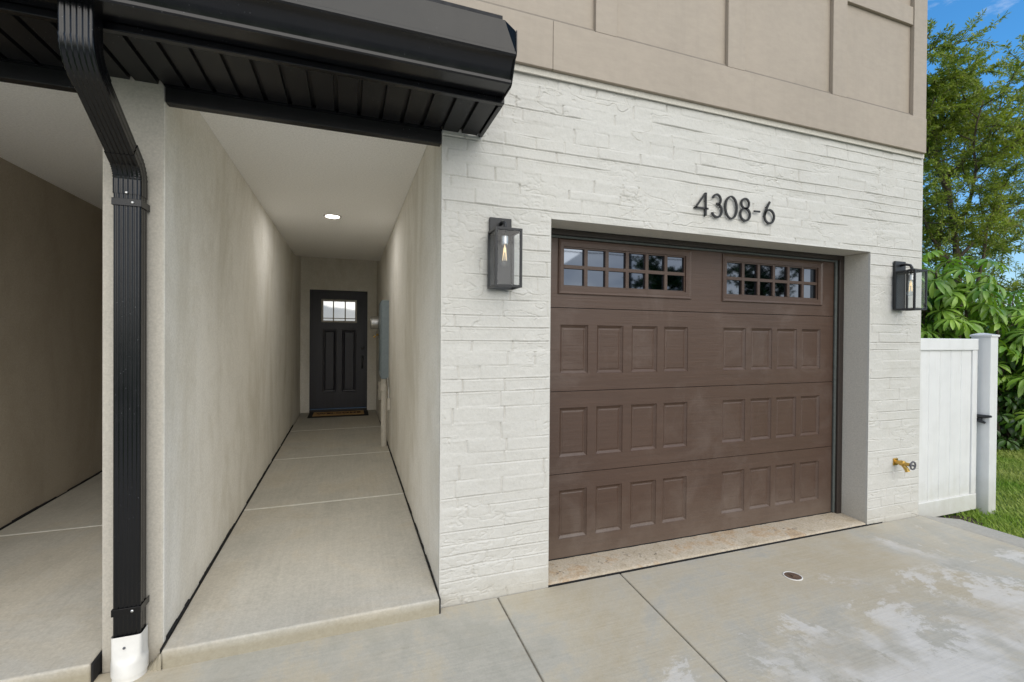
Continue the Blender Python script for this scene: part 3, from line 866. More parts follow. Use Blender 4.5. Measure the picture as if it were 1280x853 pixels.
# ------------------------------------------------------------------ house numbers 4308-6
hnr = empty('house_number', (2.5, YF-.004, 2.29), 'black metal house number 4308-6 on the white brick above the garage door', 'house number')
def stroke(name, lines, closed=()):
    mb = MB(); ya, yb = YF-.021, YF-.011
    for li, (pts, wd) in enumerate(lines):
        n = len(pts); cl = li in closed
        L = []; Rr = []
        for i in range(n):
            a = pts[(i-1) % n] if (cl or i) else pts[0]; b = pts[(i+1) % n] if (cl or i < n-1) else pts[-1]
            tx, tz = b[0]-a[0], b[1]-a[1]; l = math.hypot(tx, tz); nx, nz = -tz/l, tx/l
            w = (wd[i] if isinstance(wd, list) else wd)/2
            L.append((pts[i][0]+nx*w, pts[i][1]+nz*w)); Rr.append((pts[i][0]-nx*w, pts[i][1]-nz*w))
        V = []
        for y in (ya, yb):
            V += [(p[0], y, p[1]) for p in L] + [(p[0], y, p[1]) for p in Rr]
        F = []
        for i in range(n if cl else n-1):
            j = (i+1) % n
            F += [(i, j, n+j, n+i), (2*n+i, 3*n+i, 3*n+j, 2*n+j), (i, 2*n+i, 2*n+j, j), (n+i, n+j, 3*n+j, 3*n+i)]
        if not cl: F += [(0, n, 3*n, 2*n), (n-1, 3*n-1, 4*n-1, 2*n-1)]
        mb.add(V, F)
        if name != 'dash':
            for i in (n//4, (3*n)//4): mb.tube([(pts[i][0], yb, pts[i][1]), (pts[i][0], YF+.006, pts[i][1])], .0035, 6)
    return mb.build(name, M['digit'], hnr)
el = lambda cx, cz, rx, rz, a0=0, a1=360, n=36: [(cx+rx*math.cos(R(a0+(a1-a0)*i/n)), cz+rz*math.sin(R(a0+(a1-a0)*i/n))) for i in range(n+(0 if abs(a1-a0) == 360 else 1))]
ZB = 2.293
W = .0128
stroke('digit_four', [([(2.235, ZB+.153), (2.235, ZB+.10), (2.235, ZB+.03), (2.235, ZB)], W), ([(2.232, ZB+.150), (2.190, ZB+.096), (2.150, ZB+.046)], W*.8), ([(2.147, ZB+.048), (2.20, ZB+.048), (2.256, ZB+.048)], W*.8)])
stroke('digit_three', [(el(2.329, ZB+.116, .033, .036, 165, -75, 22), W*.9), (el(2.329, ZB+.045, .042, .045, 95, -160, 26), W)])
vw = [W*(.72+.38*abs(math.cos(2*math.pi*i/36))) for i in range(36)]
stroke('digit_zero', [(el(2.452, ZB+.077, .050, .0745), vw)], closed=(0,))
stroke('digit_eight', [(el(2.577, ZB+.1165, .034, .034), W*.9), (el(2.577, ZB+.0415, .0425, .042), W)], closed=(0, 1))
stroke('dash', [([(2.657, ZB+.073), (2.712, ZB+.073)], W*.8)])
stroke('digit_six', [(el(2.799, ZB+.048, .045, .047), W), ([(2.802, ZB+.152), (2.780, ZB+.115), (2.762, ZB+.078), (2.7545, ZB+.05)], W)], closed=(0,))

# ------------------------------------------------------------------ hose tap
tap = empty('hose_tap', (4.215, YF-.004, .43), 'small brass hose tap with a round knob low on the brick, right of the garage', 'tap')
tx, tz = 4.212, .480
MB().box(tx-.028, tx+.028, YF-.010, YF+.002, tz-.030, tz+.030).build('flange', M['brass'], tap, .006)
b = MB(); b.lathe([(.017, 0), (.017, -.030), (.022, -.034), (.022, -.060), (.015, -.064), (.013, -.100)], (tx, YF-.008, tz), 'Y', 16)
b.tube([(tx, YF-.055, tz-.008), (tx+.002, YF-.080, tz-.035), (tx+.004, YF-.092, tz-.060)], [.014, .016, .017], 14)
b.build('spout', M['brass'], tap, smooth=False)
k = MB(); k.tube([(tx+.030*math.cos(R(a)), YF-.128, tz+.030*math.sin(R(a))) for a in range(0, 360, 24)], .0065, 8, closed=True)
k.tube([(tx, YF-.100, tz), (tx, YF-.134, tz)], .007, 10); k.box(tx-.028, tx+.028, YF-.131, YF-.125, tz-.004, tz+.004)
k.build('knob', M['grey_knob'], tap)

# ------------------------------------------------------------------ utilities on the passage wall
ub = empty('utility_box', (.42, 5.95, .95), 'tall blue grey electrical enclosure on the right wall of the entry passage', 'utility box')
MB().box(.372, X1-.001, 5.76, 6.12, .955, 1.915).build('enclosure', M['panel_box'], ub, .006)
MB().box(.362, .3715, 5.775, 6.105, .975, 1.895).build('cover', M['panel_box'], ub, .003)
MB().box(.4585, X1-.001, 5.745, 5.7595, .96, 1.92).build('mounting_flange', M['conduit'], ub, .002)
MB().box(.356, .3615, 5.83, 5.86, 1.0, 1.05).build('latch', M['steel'], ub, .002)
em = empty('electric_meter', (.40, 6.42, 1.6), 'round silver electric meter beyond the enclosure in the entry passage', 'meter')
MB().box(.385, X1-.001, 6.28, 6.56, 1.45, 1.85).build('meter_socket', M['panel_box'], em, .005)
MB().lathe([(.088, 0), (.090, -.02), (.086, -.024), (.084, -.10), (.078, -.112), (.02, -.116)], (.384, 6.42, 1.66), 'X', 28).build('meter_dome', M['steel'], em)
cp = empty('conduit', (.41, 5.78, .1), 'cream plastic conduit rising from the passage floor to the grey enclosure', 'pipe')
c = MB(); c.lathe([(.036, .09), (.036, .80), (.045, .805), (.045, .875), (.036, .88), (.036, .955)], (.408, 5.82, 0), 'Z', 24)
c.build('pipe', M['conduit'], cp)
jb = empty('junction_box', (.45, 5.6, .6), 'small white junction box on the passage wall beside the conduit', 'junction box')
b = MB(); b.box(.430, X1-.001, 5.56, 5.66, .60, .74); b.build('box', M['conduit'], jb, .006)
b = MB(); b.tube([(.448, 5.61, .741), (.448, 5.61, .80), (.448, 5.63, .86), (.448, 5.70, .885), (.448, 5.758, .965)], .010, 10); b.build('cable_elbow', M['steel'], jb)
jc = empty('outlet_cover', (.45, 7.4, .5), 'pale outlet cover low on the passage wall near the front door', 'outlet')
b = MB(); b.box(.425, X1-.001, 7.30, 7.40, .50, .78); b.build('cover', M['conduit'], jc, .006)
for z_ in (.56, .66): MB().box(.4215, .4248, 7.33, 7.37, z_, z_+.06).build('socket', M['grey_knob'], jc, .002)
vb = empty('water_valve', (.42, 6.7, 1.4), 'small brass valve on the passage wall below the silver meter', 'valve')
b = MB(); b.tube([(X1, 6.75, 1.50), (.37, 6.75, 1.50), (.33, 6.75, 1.46)], .016, 10); b.build('spout', M['brass'], vb)
MB().lathe([(.028, 0), (.028, -.012), (.01, -.016)], (.36, 6.75, 1.50), 'X', 14).build('knob', M['steel'], vb)

# ------------------------------------------------------------------ recessed light, lit
cl = empty('ceiling_light', (-.165, 5.02, ZC), 'round lit recessed light in the white passage ceiling', 'ceiling light')
MB().lathe([(.088, 0), (.088, -.005), (.070, -.009), (.068, -.003)], (-.165, 5.02, ZC-.0005), 'Z', 32).build('trim_ring', M['ceiling'], cl)
MB().lathe([(.066, -.004), (.060, -.010), (.02, -.011)], (-.165, 5.02, ZC-.0005), 'Z', 32).build('lens', M['led'], cl)

ll_ = bpy.data.lights.new('ceiling_light_lamp', 'AREA'); ll_.shape = 'DISK'; ll_.size = .12; ll_.energy = 4.5; ll_.spread = R(180); ll_.color = (1, .98, .95)
lo_ = bpy.data.objects.new('ceiling_light_lamp', ll_); col.objects.link(lo_); lo_.parent = cl; lo_.location = (0, 0, -.016)

# ------------------------------------------------------------------ door mat
dm = empty('doormat', (-.15, 8.2, .155), 'brown coir doormat with black border and dark lettering before the front door', 'doormat')
def mz(y): return .083 + (.160-.083)*(y-2.40)/(YE-2.40) + .0015
my0, my1 = 7.98, 8.46
def slab_sheet(x0, x1, y0, y1, lift, th):
    mb = MB(); a, b = mz(y0)+lift, mz(y1)+lift
    return mb.add([(x0,y0,a),(x1,y0,a),(x1,y1,b),(x0,y1,b),(x0,y0,a+th),(x1,y0,a+th),(x1,y1,b+th),(x0,y1,b+th)], [(0,3,2,1),(4,5,6,7),(0,1,5,4),(1,2,6,5),(2,3,7,6),(3,0,4,7)])
slab_sheet(-.625, .315, my0, my1, 0, .012).build('border', M['mat_border'], dm, .003)
slab_sheet(-.555, .245, my0+.075, my1-.06, .0125, .006).build('coir_mat', M['coir'], dm)
fc = bpy.data.curves.new('lettering', 'FONT'); fc.body = 'WELCOME'; fc.size = .155; fc.align_x = 'CENTER'; fc.align_y = 'CENTER'; fc.extrude = .002; fc.offset = .003
fo = bpy.data.objects.new('lettering_source', fc); col.objects.link(fo)
bpy.context.view_layer.update()
me = bpy.data.meshes.new_from_object(fo.evaluated_get(bpy.context.evaluated_depsgraph_get()))
bpy.data.objects.remove(fo)
mid = (my0+my1)/2+.01
for v in me.vertices:
    y = mid + v.co.y
    v.co = Vector((-.155+v.co.x*.93, y, mz(y)+.0205+v.co.z)) - dm.location
me.materials.clear()
finish('lettering', me, M['mat_letter'], dm)

# ------------------------------------------------------------------ ground, driveway, walkways
def struct(o): o['kind'] = 'structure'; return o
gz = -.145
xs = np.concatenate([np.linspace(-320, 3, 24), np.linspace(3.5, 14, 90), np.linspace(15, 320, 24)])
ys = np.concatenate([np.linspace(-320, -8, 24), np.linspace(-7, 8, 100), np.linspace(9, 320, 24)])
X, Y = np.meshgrid(xs, ys)
Z = gz + .012*vnoise(X*.9, Y*.9, 3)*(np.abs(X) < 20)*(np.abs(Y) < 20) - .05*((X < 4.3) & (Y > -6) & (Y < 12) & (X > -5))
V = np.stack([X, Y, Z], -1).reshape(-1, 3); nx = len(xs)
i, j = np.meshgrid(np.arange(len(xs)-1), np.arange(len(ys)-1)); a = (j*nx+i).ravel()
struct(np_mesh('lawn', V, np.stack([a, a+1, a+1+nx, a+nx], -1), M['lawn'], smooth=True))

d = MB(); gap = .0038
def panel(poly, top=0.0, bot=-.18): d.prism(poly, 'Z', bot, top)
xj1 = lambda y: .80 - (.009)*(2.45-y)/.64; xj2 = lambda y: 1.605 - .068*(2.45-y)/.93
yb = -5.6; ym = -1.6
for y0, y1 in ((ym+gap, 2.452), (yb, ym-gap)):
    panel([(-4.4, y0), (-1.4-gap, y0), (-1.4-gap, y1), (-4.4, y1)])
    panel([(-1.4+gap, y0), (xj1(y0)-gap, y0), (xj1(y1)-gap, y1), (-1.4+gap, y1)])
    panel([(xj1(y0)+gap, y0), (xj2(y0)-gap, y0), (xj2(y1)-gap, y1), (xj1(y1)+gap, y1)])
    panel([(xj2(y0)+gap, y0), (4.528, y0), (4.528, y1), (xj2(y1)+gap, y1)])
struct(d.build('driveway', M['drive'], bevel=.007))
MB().box(-4.3, 4.5, yb, 2.450, -.17, -.006).build('driveway_joint_filler', M['joint'])['kind'] = 'structure'
st = MB(); st.prism([(4.534, 2.470), (4.534, -5.6), (4.772, -5.6), (4.772, 2.300)], 'Z', -.18, -.004)
struct(st.build('driveway_edge', M['strip'], bevel=.008))
# apron under the garage door
ap = MB()
n = 60; V = []
for i in range(n+1):
    x = X2+.002 + (X3-X2-.004)*i/n
    for y, z in ((2.462+.004*math.sin(i*.9)*.5, -.02), (2.462+.002*math.sin(i*2.1), .008), (2.476, .016), (2.62, .024), (2.72, .027)): V.append((x, y, z+.0012*math.sin(i*1.7+y*40)))
ap.add(V, [(i*5+k, (i+1)*5+k, (i+1)*5+k+1, i*5+k+1) for i in range(n) for k in range(4)])
struct(ap.build('pavement_apron', M['apron'], smooth=True))
MB().box(X2+.001, X3+.18, 2.4535, 2.4600, -.05, .0055).build('pavement_joint', M['black_gap'])['kind'] = 'structure'
# walkway slabs in the passages (step up from the driveway, rising gently to the door)
def walkway(x0, x1, seed):
    cuts = [2.392, 4.06, 5.53, 7.02, YE+.10]
    r = random.Random(seed)
    mb = MB()
    for a, b in zip(cuts[:-1], cuts[1:]):
        n = 14; V = []; a_, b_ = a+(.0045 if a > 2.5 else 0), b-.0045
        za, zb = mz(a_)-.0015, mz(b_)-.0015
        mb.add([(x0,a_,-.1),(x1,a_,-.1),(x1,b_,-.1),(x0,b_,-.1),(x0,a_,za),(x1,a_,za),(x1,b_,zb),(x0,b_,zb)], [(0,3,2,1),(4,5,6,7),(0,1,5,4),(1,2,6,5),(2,3,7,6),(3,0,4,7)])
    o = struct(mb.build('walkway', M['walk'], bevel=.010, segs=3))
    # pale joint sealant
    j = MB()
    for y in cuts[1:-1]: j.box(x0+.005, x1-.005, y-.0085, y+.0085, mz(y)-.02, mz(y)+.0004)
    struct(j.build('walkway_joint', M['sealant']))
    return o
walkway(X0+.011, X1-.0085, 1); walkway(-2.281, -1.020, 2)
def felt(xa, xb, y0, y1, seed):
    """broken black expansion strip between slab and wall"""
    r = random.Random(seed); mb = MB(); y = y0
    while y < y1:
        L = r.uniform(.05, .22); h = r.choice([-.004, .004, .007, .010, .006])
        ye = min(y+L, y1); q = r.uniform(0, .004)
        mb.add([(xa,y,0),(xb-q,y,0),(xb-q,ye,0),(xa,ye,0),(xa,y,mz(y)+h),(xb-q,y,mz(y)+h-.002),(xb-q,ye,mz(ye)+h-.002),(xa,ye,mz(ye)+h)],
               [(0,3,2,1),(4,5,6,7),(0,1,5,4),(1,2,6,5),(2,3,7,6),(3,0,4,7)]); y = ye+.0005
    struct(mb.build('walkway_felt_strip', M['black_gap']))
felt(X0+.0008, X0+.0105, 2.41, 7.5, 1); felt(X1-.0080, X1-.0008, 2.40, 7.5, 2)
felt(-2.2942, -2.2815, 2.41, 7.5, 3); felt(-1.0195, -1.0088, 2.40, 7.5, 4)
# mortar skirt at the foot of the column
ms = MB(); n = 12; V = []
for i in range(n+1):
    t_ = i/n; x = -.83+.062*t_
    V += [(x, 2.452, .005+.085*t_**1.5+.006*math.sin(i*2.3)), (x, 2.42-.02*t_+.006*math.sin(i*3.1), .003+.075*t_**1.5), (x, 2.395-.008*t_+.006*math.sin(i*1.9), -.01)]
ms.add(V, [(i*3+k, (i+1)*3+k, (i+1)*3+k+1, i*3+k+1) for i in range(n) for k in range(2)])
struct(ms.build('pavement_mortar', M['walk'], smooth=True))

# cleanout cap in the driveway
cc = empty('drain_cap', (2.606, 2.073, 0), 'small round rusty drain cap with a pale ring set in the driveway', 'drain cover')
MB().lathe([(.054, -.02), (.054, .0025), (.050, .004), (.0475, .0025), (.0475, -.02)], (2.606, 2.073, 0), 'Z', 36).build('ring', M['pvc'], cc)
b = MB().lathe([(.047, -.01), (.047, .0012), (.040, .0022), (.012, .0026)], (2.606, 2.073, 0), 'Z', 30)
b.box(2.606-.012, 2.606+.012, 2.073-.012, 2.073+.012, .001, .0075); b.build('lid', M['rust'], cc)

# ------------------------------------------------------------------ white vinyl gate
gt = empty('vinyl_gate', (5.05, 2.58, gz), 'white vinyl privacy gate panel between the house corner and the post', 'gate')
gy0, gy1 = 2.555, 2.600; gxa, gxb = 4.536, 5.545
MB().box(gxa, gxb, gy0-.004, gy1+.004, 1.385, 1.492).build('top_rail', M['white_vinyl'], gt, .006)
MB().box(gxa, gxb, gy0-.004, gy1+.004, -.105, .045).build('bottom_rail', M['white_vinyl'], gt, .006)
MB().box(gxb-.075, gxb-.0005, gy0+.0012, gy1-.0012, .0455, 1.3845).build('stile', M['white_vinyl'], gt, .004)
b = MB(); nb = 6; wb = (gxb-.076-gxa)/nb
for q in range(nb):
    x = gxa+wb*q; b.prism([(x+.0005, gy1-.012), (x+.0005, gy0+.019), (x+.007, gy0+.012), (x+wb-.007, gy0+.012), (x+wb-.0005, gy0+.019), (x+wb-.0005, gy1-.012)], 'Z', .0455, 1.3845)
b.build('panel', M['white_vinyl'], gt)
gp_ = empty('gate_post', (5.64, 2.57, gz), 'square white vinyl gate post with a flat cap at the edge of the lawn', 'post')
MB().box(5.585, 5.700, 2.482, 2.628, gz-.1, 1.512).build('post', M['white_vinyl'], gp_, .006)
b = MB(); b.box(5.577, 5.708, 2.474, 2.636, 1.512, 1.530)
b.add([(5.577,2.474,1.5302),(5.708,2.474,1.5302),(5.708,2.636,1.5302),(5.577,2.636,1.5302),(5.625,2.56,1.548),(5.647,2.56,1.548),(5.647,2.583,1.548),(5.625,2.583,1.548)], [(4,5,6,7),(0,1,5,4),(1,2,6,5),(2,3,7,6),(3,0,4,7)])
b.build('cap', M['white_vinyl'], gp_, .002)
la = empty('gate_latch', (5.575, 2.56, .74), 'black metal latch with a lever on the white gate post', 'latch')
MB().box(5.570, 5.5845, 2.590, 2.624, .65, .84).build('plate', M['black'], la, .003)
b = MB(); b.tube([(5.566, 2.606, .765), (5.560, 2.56, .768), (5.560, 2.50, .772), (5.563, 2.462, .778)], [.017, .018, .015, .010], 10)
b.tube([(5.566, 2.600, .745), (5.560, 2.55, .728), (5.562, 2.505, .712)], [.014, .016, .010], 10)
b.tube([(5.563, 2.53, .77), (5.563, 2.535, .722)], .008, 8)
b.build('lever', M['black'], la)

# ------------------------------------------------------------------ foliage
def frames(d):
    """perpendicular unit vectors for an (n,3) array of directions"""
    a = np.where(np.abs(d[:, 2:3]) < .9, np.array([[0, 0, 1.]]), np.array([[1., 0, 0]]))
    s_ = np.cross(d, a); s_ /= np.linalg.norm(s_, axis=1, keepdims=True)+1e-9
    return s_, np.cross(s_, d)
def unit(v): return v/(np.linalg.norm(v, axis=1, keepdims=True)+1e-9)

def leaf_quads(P, D, L, Wd, rg):
    n = len(P); s_, u_ = frames(D); an = rg.uniform(0, 2*np.pi, (n, 1))
    sd = s_*np.cos(an)+u_*np.sin(an); nn = np.cross(sd, D)
    L = L[:, None]; Wd = Wd[:, None]
    V = np.stack([P, P+D*L*.45+sd*Wd*.5+nn*L*.06, P+D*L-nn*L*.10, P+D*L*.45-sd*Wd*.5+nn*L*.06], 1).reshape(-1, 3)
    return V, np.arange(4*n).reshape(-1, 4)

def tree(name, base, height, spread, label, cat, lm, ll=.10, lw=.032, seed=1, n1=7, n2=6, n3=7, per=30, bare=.32, group=None, trunk_r=.2, lean=(0, 0)):
    rg = np.random.default_rng(seed); rr = random.Random(seed)
    root = empty(name, base, label, cat, group)
    wood = MB(); tips = []
    B = Vector(base)
    def limb(p, d, L, r0, r1, seg=5, wob=.18, rise=.0):
        pts = [Vector(p)]; d = Vector(d).normalized(); rad = [r0]
        for k in range(seg):
            d = (d + Vector((rr.gauss(0, wob), rr.gauss(0, wob), rr.gauss(0, wob)+rise))).normalized()
            pts.append(pts[-1] + d*(L/seg)); rad.append(r0+(r1-r0)*(k+1)/seg)
        return pts, rad
    tp, trd = limb(B - Vector((0, 0, .3)), (lean[0], lean[1], 1), height*.62, trunk_r, trunk_r*.35, 8, .05)
    wood.tube(tp, trd, 10)
    for a in range(n1):
        t_ = bare + (1-bare)*(a+.5)/n1
        k = min(int(t_*8), 7); p = tp[k].lerp(tp[k+1], t_*8-k)
        az = a*2.4 + rr.uniform(-.4, .4); elv = R(rr.uniform(25, 45) + 30*t_)
        d1 = Vector((math.cos(az)*math.cos(elv), math.sin(az)*math.cos(elv), math.sin(elv)))
        L1 = spread*(1.0 - .35*t_)*rr.uniform(.85, 1.15)
        q, rd = limb(p, d1, L1, trunk_r*.42, trunk_r*.10, 6, .13, .05)
        wood.tube(q, rd, 7)
        for b_ in range(n2):
            t2 = .25+.75*(b_+.5)/n2; k2 = min(int(t2*6), 5); p2 = q[k2].lerp(q[k2+1], t2*6-k2)
            dd = (q[k2+1]-q[k2]).normalized()
            d2 = (dd*.6 + Vector((rr.gauss(0, 1), rr.gauss(0, 1), rr.gauss(.15, .7))).normalized()).normalized()
            q2, rd2 = limb(p2, d2, L1*.42*rr.uniform(.7, 1.2), trunk_r*.11, .010, 4, .2)
            wood.tube(q2, rd2, 5)
            for c_ in range(n3):
                t3 = .2+.8*(c_+.5)/n3; k3 = min(int(t3*4), 3); p3 = q2[k3].lerp(q2[k3+1], t3*4-k3)
                d3 = ((q2[k3+1]-q2[k3]).normalized()*.7 + Vector((rr.gauss(0, 1), rr.gauss(0, 1), rr.gauss(0, .8))).normalized()).normalized()
                q3, rd3 = limb(p3, d3, L1*.20*rr.uniform(.7, 1.3), .008, .003, 3, .2, -.05)
                wood.tube(q3, rd3, 3, cap=False)
                tips.append(q3)
    wood.build('trunk', M['bark'], root, smooth=True, fixn=False)
    P = []; D = []
    for q in tips:
        for _ in range(per):
            t_ = rr.random()*3; k = min(int(t_), 2); p = q[k].lerp(q[k+1], t_-k)
            ax = (q[k+1]-q[k]).normalized()
            d = (ax*rr.uniform(.2, 1) + Vector((rr.gauss(0, .7), rr.gauss(0, .7), rr.gauss(-.15, .6)))).normalized()
            P.append(p + d*rr.uniform(0, .05)); D.append(d)
    P = np.array([tuple(v) for v in P]); D = np.array([tuple(v) for v in D]); n = len(P)
    V, F = leaf_quads(P, D, rg.uniform(.7, 1.25, n)*ll, rg.uniform(.8, 1.2, n)*lw, rg)
    np_mesh('crown', V, F, lm, root)
    return root

def palmate(rg, hub, axis, L, nl, V, F, W0=.30):
    """one compound leaf: drooping obovate leaflets around a hub"""
    axis = axis/np.linalg.norm(axis)
    s_, u_ = frames(axis[None]); s_, u_ = s_[0], u_[0]
    st = [(0, .05), (.25, .55), (.55, 1.0), (.80, .80), (1.0, .04)]
    for k in range(nl):
        a = 2*np.pi*(k+rg.uniform(-.18, .18))/nl
        out = s_*np.cos(a)+u_*np.sin(a)
        droop = rg.uniform(.42, .75); l = L*rg.uniform(.75, 1.1); w = l*W0*rg.uniform(.85, 1.1)/2
        side = np.cross(axis, out)
        base = len(V); p = hub.copy(); ang = rg.uniform(.0, .3)
        prev_t = 0
        for t_, ww in st:
            a2 = ang - droop*2.2*t_
            p = p + (out*np.cos(a2)+axis*np.sin(a2))*l*(t_-prev_t) if t_ else p + out*.02
            prev_t = t_
            nrm = axis*np.cos(a2)-out*np.sin(a2)
            V.append(p + side*w*ww + nrm*w*ww*.35); V.append(p.copy()); V.append(p - side*w*ww + nrm*w*ww*.35)
        for q in range(4):
            b = base+3*q
            F.append((b, b+1, b+4, b+3)); F.append((b+1, b+2, b+5, b+4))

def umbrella_shrub(base, h, rad, nst, label, seed, L=.29, dens=20, low=.35, mat='umb_leaf', name='umbrella_plant', cat='plant', group='broad leaved plants behind the gate', nl=(9, 13), W0=.23):
    rg = np.random.default_rng(seed)
    root = empty(name, base, label, cat, group)
    B = np.array(base, float); wood = MB(); V = []; F = []
    for s_ in range(nst):
        az = 2*np.pi*s_/nst + rg.uniform(-.4, .4); rr_ = rad*rg.uniform(.15, .75)
        top = B + np.array([np.cos(az)*rr_, np.sin(az)*rr_, h*rg.uniform(.72, 1.0)-.12])
        p0 = B + np.array([np.cos(az)*.18, np.sin(az)*.18, -.1])
        pts = [p0 + (top-p0)*t_ + np.array([rg.normal(0, .03), rg.normal(0, .03), 0]) for t_ in np.linspace(0, 1, 6)]
        wood.tube([tuple(p) for p in pts], [.030, .027, .024, .021, .018, .014], 7)
        for k in range(dens):
            t_ = 1 - (1-low)*(k/dens)**1.2
            i = min(int(t_*5), 4); p = pts[i] + (pts[i+1]-pts[i])*(t_*5-i)
            a = k*2.4 + rg.uniform(-.5, .5); elv = rg.uniform(.1, .9)
            d = np.array([np.cos(a)*np.cos(elv), np.sin(a)*np.cos(elv), np.sin(elv)])
            pl = rg.uniform(.25, .50)*min(L/.30, 1); hub = p + d*pl + np.array([0, 0, -.03])
            wood.tube([tuple(p), tuple(p+d*pl*.5+np.array([0, 0, .02])), tuple(hub)], [.006, .005, .004], 4, cap=False)
            ax = np.array([0, 0, 1.])*.8 + d*rg.uniform(.3, .9) + rg.normal(0, .15, 3)
            palmate(rg, hub, ax, L*rg.uniform(.8, 1.15), int(rg.integers(*nl)), V, F, W0)
    wood.build('stem', M['bark'], root, fixn=False)
    np_mesh('foliage', np.array(V), np.array(F), M[mat], root, smooth=True)
    return root

def at(px_lat, depth):
    """lateral / depth in metres along the street corner diagonal -> ground position"""
    return (px_lat*.9418+depth*.3363, depth*.9418-px_lat*.3363)

x, y = at(6.70, 7.1); umbrella_shrub((x, y, gz), 3.12, .80, 7, 'tallest umbrella plant with big drooping leaf fans directly behind the gate', 3, dens=21)
x, y = at(7.75, 6.9); umbrella_shrub((x, y, gz), 2.35, .70, 6, 'umbrella plant with bright green leaf fans right of the gate post', 4, dens=21, low=.25)
x, y = at(8.9, 7.6); umbrella_shrub((x, y, gz), 2.55, .80, 6, 'umbrella plant at the right edge of the view beyond the lawn', 5, dens=21, low=.25)
x, y = at(7.35, 8.3); umbrella_shrub((x, y, gz), 2.5, .9, 6, 'umbrella plant hidden mostly behind the house corner', 6, dens=16, low=.3)
# darker, smaller leaved shrubs low between them
for k, (lt, dp, hh, lab) in enumerate(((7.45, 7.05, 1.35, 'dark glossy shrub filling the gap behind the gate post'), (8.25, 7.0, 1.3, 'dark glossy shrub at the far edge of the lawn'), (9.5, 8.1, 1.7, 'dark glossy shrub furthest right beyond the lawn'), (6.5, 8.0, 1.8, 'dark glossy shrub behind the white gate panel'))):
    x, y = at(lt, dp)
    umbrella_shrub((x, y, gz), hh, .85, 9, lab, 20+k, L=.15, dens=26, low=.02, mat='dark_leaf', name='shrub', cat='shrub', group='dark shrubs along the lawn', nl=(6, 9), W0=.42)
# mulch bed
x, y = at(8.0, 7.75)
n = 40; V = [(x, y, gz+.03)] + [(x+math.cos(2*math.pi*k/n)*(2.9+.15*math.sin(k*1.9))*.85 , y+math.sin(2*math.pi*k/n)*(.62+.06*math.sin(k*2.7)), gz+.015) for k in range(n)]
bed = MB().add(V, [(0, 1+k, 1+(k+1) % n) for k in range(n)]); struct(bed.build('soil_bed', M['soil']))
bed = MB(); n = 18; V = [(4.95, 2.47, gz+.022)] + [(4.98+.33*math.cos(2*math.pi*k/n)*(1+.15*math.sin(k*2.1)), 2.47+.15*math.sin(2*math.pi*k/n)*(1+.2*math.sin(k*1.3)), gz+.016) for k in range(n)]
bed.add(V, [(0, 1+k, 1+(k+1) % n) for k in range(n)]); struct(bed.build('soil_patch', M['soil']))

# trees
x, y = at(13.5, 13.8); tree('oak_tree', (x, y, gz), 12.6, 4.6, 'tall airy tree with fine leaves rising behind the umbrella plants', 'tree', M['oak_leaf'], seed=5, n1=13, n2=9, n3=11, per=74, bare=.23, trunk_r=.13, ll=.10, lw=.030)
x, y = at(22, 17); tree('oak_tree', (x, y, gz), 9.5, 4.0, 'second fine leaved tree outside the view to the right', 'tree', M['oak_leaf'], seed=8, n1=8, n2=6, n3=6, per=34, trunk_r=.18, ll=.13, lw=.04)
for k, (lt, dp, hh, lab) in enumerate(((31, 33, 5.6, 'distant low tree just above the leaf fans'), (38, 36, 5.4, 'distant low tree at the right edge'), (26, 30, 6.4, 'distant low tree behind the house corner'))):
    x, y = at(lt, dp); tree('distant_tree', (x, y, gz), hh, 2.8, lab, 'tree', M['oak_leaf'], seed=30+k, n1=8, n2=5, n3=5, per=26, ll=.22, lw=.09, bare=.15, trunk_r=.16, group='low trees in the distance')
# street side, seen mirrored in the garage panes
tree('street_tree', (15.0, -14.0, gz), 6.9, 3.3, 'dark street tree mirrored in the left garage window', 'tree', M['dark_leaf'], seed=41, n1=8, n2=5, n3=6, per=30, ll=.20, lw=.09, group='trees across the street')
tree('street_tree', (23.5, -15.5, gz), 8.5, 3.6, 'large street tree mirrored in the right garage window', 'tree', M['dark_leaf'], seed=43, n1=9, n2=6, n3=6, per=24, ll=.20, lw=.09, bare=.35, group='trees across the street', trunk_r=.3)
tree('street_tree', (9.0, -20.0, gz), 5.6, 1.3, 'slim street tree mirrored low in the left garage window', 'tree', M['dark_leaf'], seed=44, n1=8, n2=4, n3=5, per=26, ll=.20, lw=.09, group='trees across the street')
up_ = empty('utility_pole', (13.2, -14.2, gz), 'wooden utility pole with crossarm and wires across the street', 'utility pole')
b = MB(); b.tube([(13.2, -14.2, gz-.3), (13.2, -14.2, 9.5)], [.16, .11], 12); b.build('pole', M['bark'], up_, smooth=True)
MB().box(12.0, 14.4, -14.36, -14.30, 8.6, 8.75).build('crossarm', M['bark'], up_)
for q, (dx, z) in enumerate(((-1.1, 8.85), (1.1, 8.85), (0, 6.6), (0, 6.0))):
    pts = [(-25+70*t_, -14.2+dx*.3-.02*q, z - .9*(1-(2*t_-1)**2)*.6 + q*.05) for t_ in np.linspace(0, 1, 24)]
    MB().tube(pts, .022, 5).build('wire', M['black_gap'], up_)

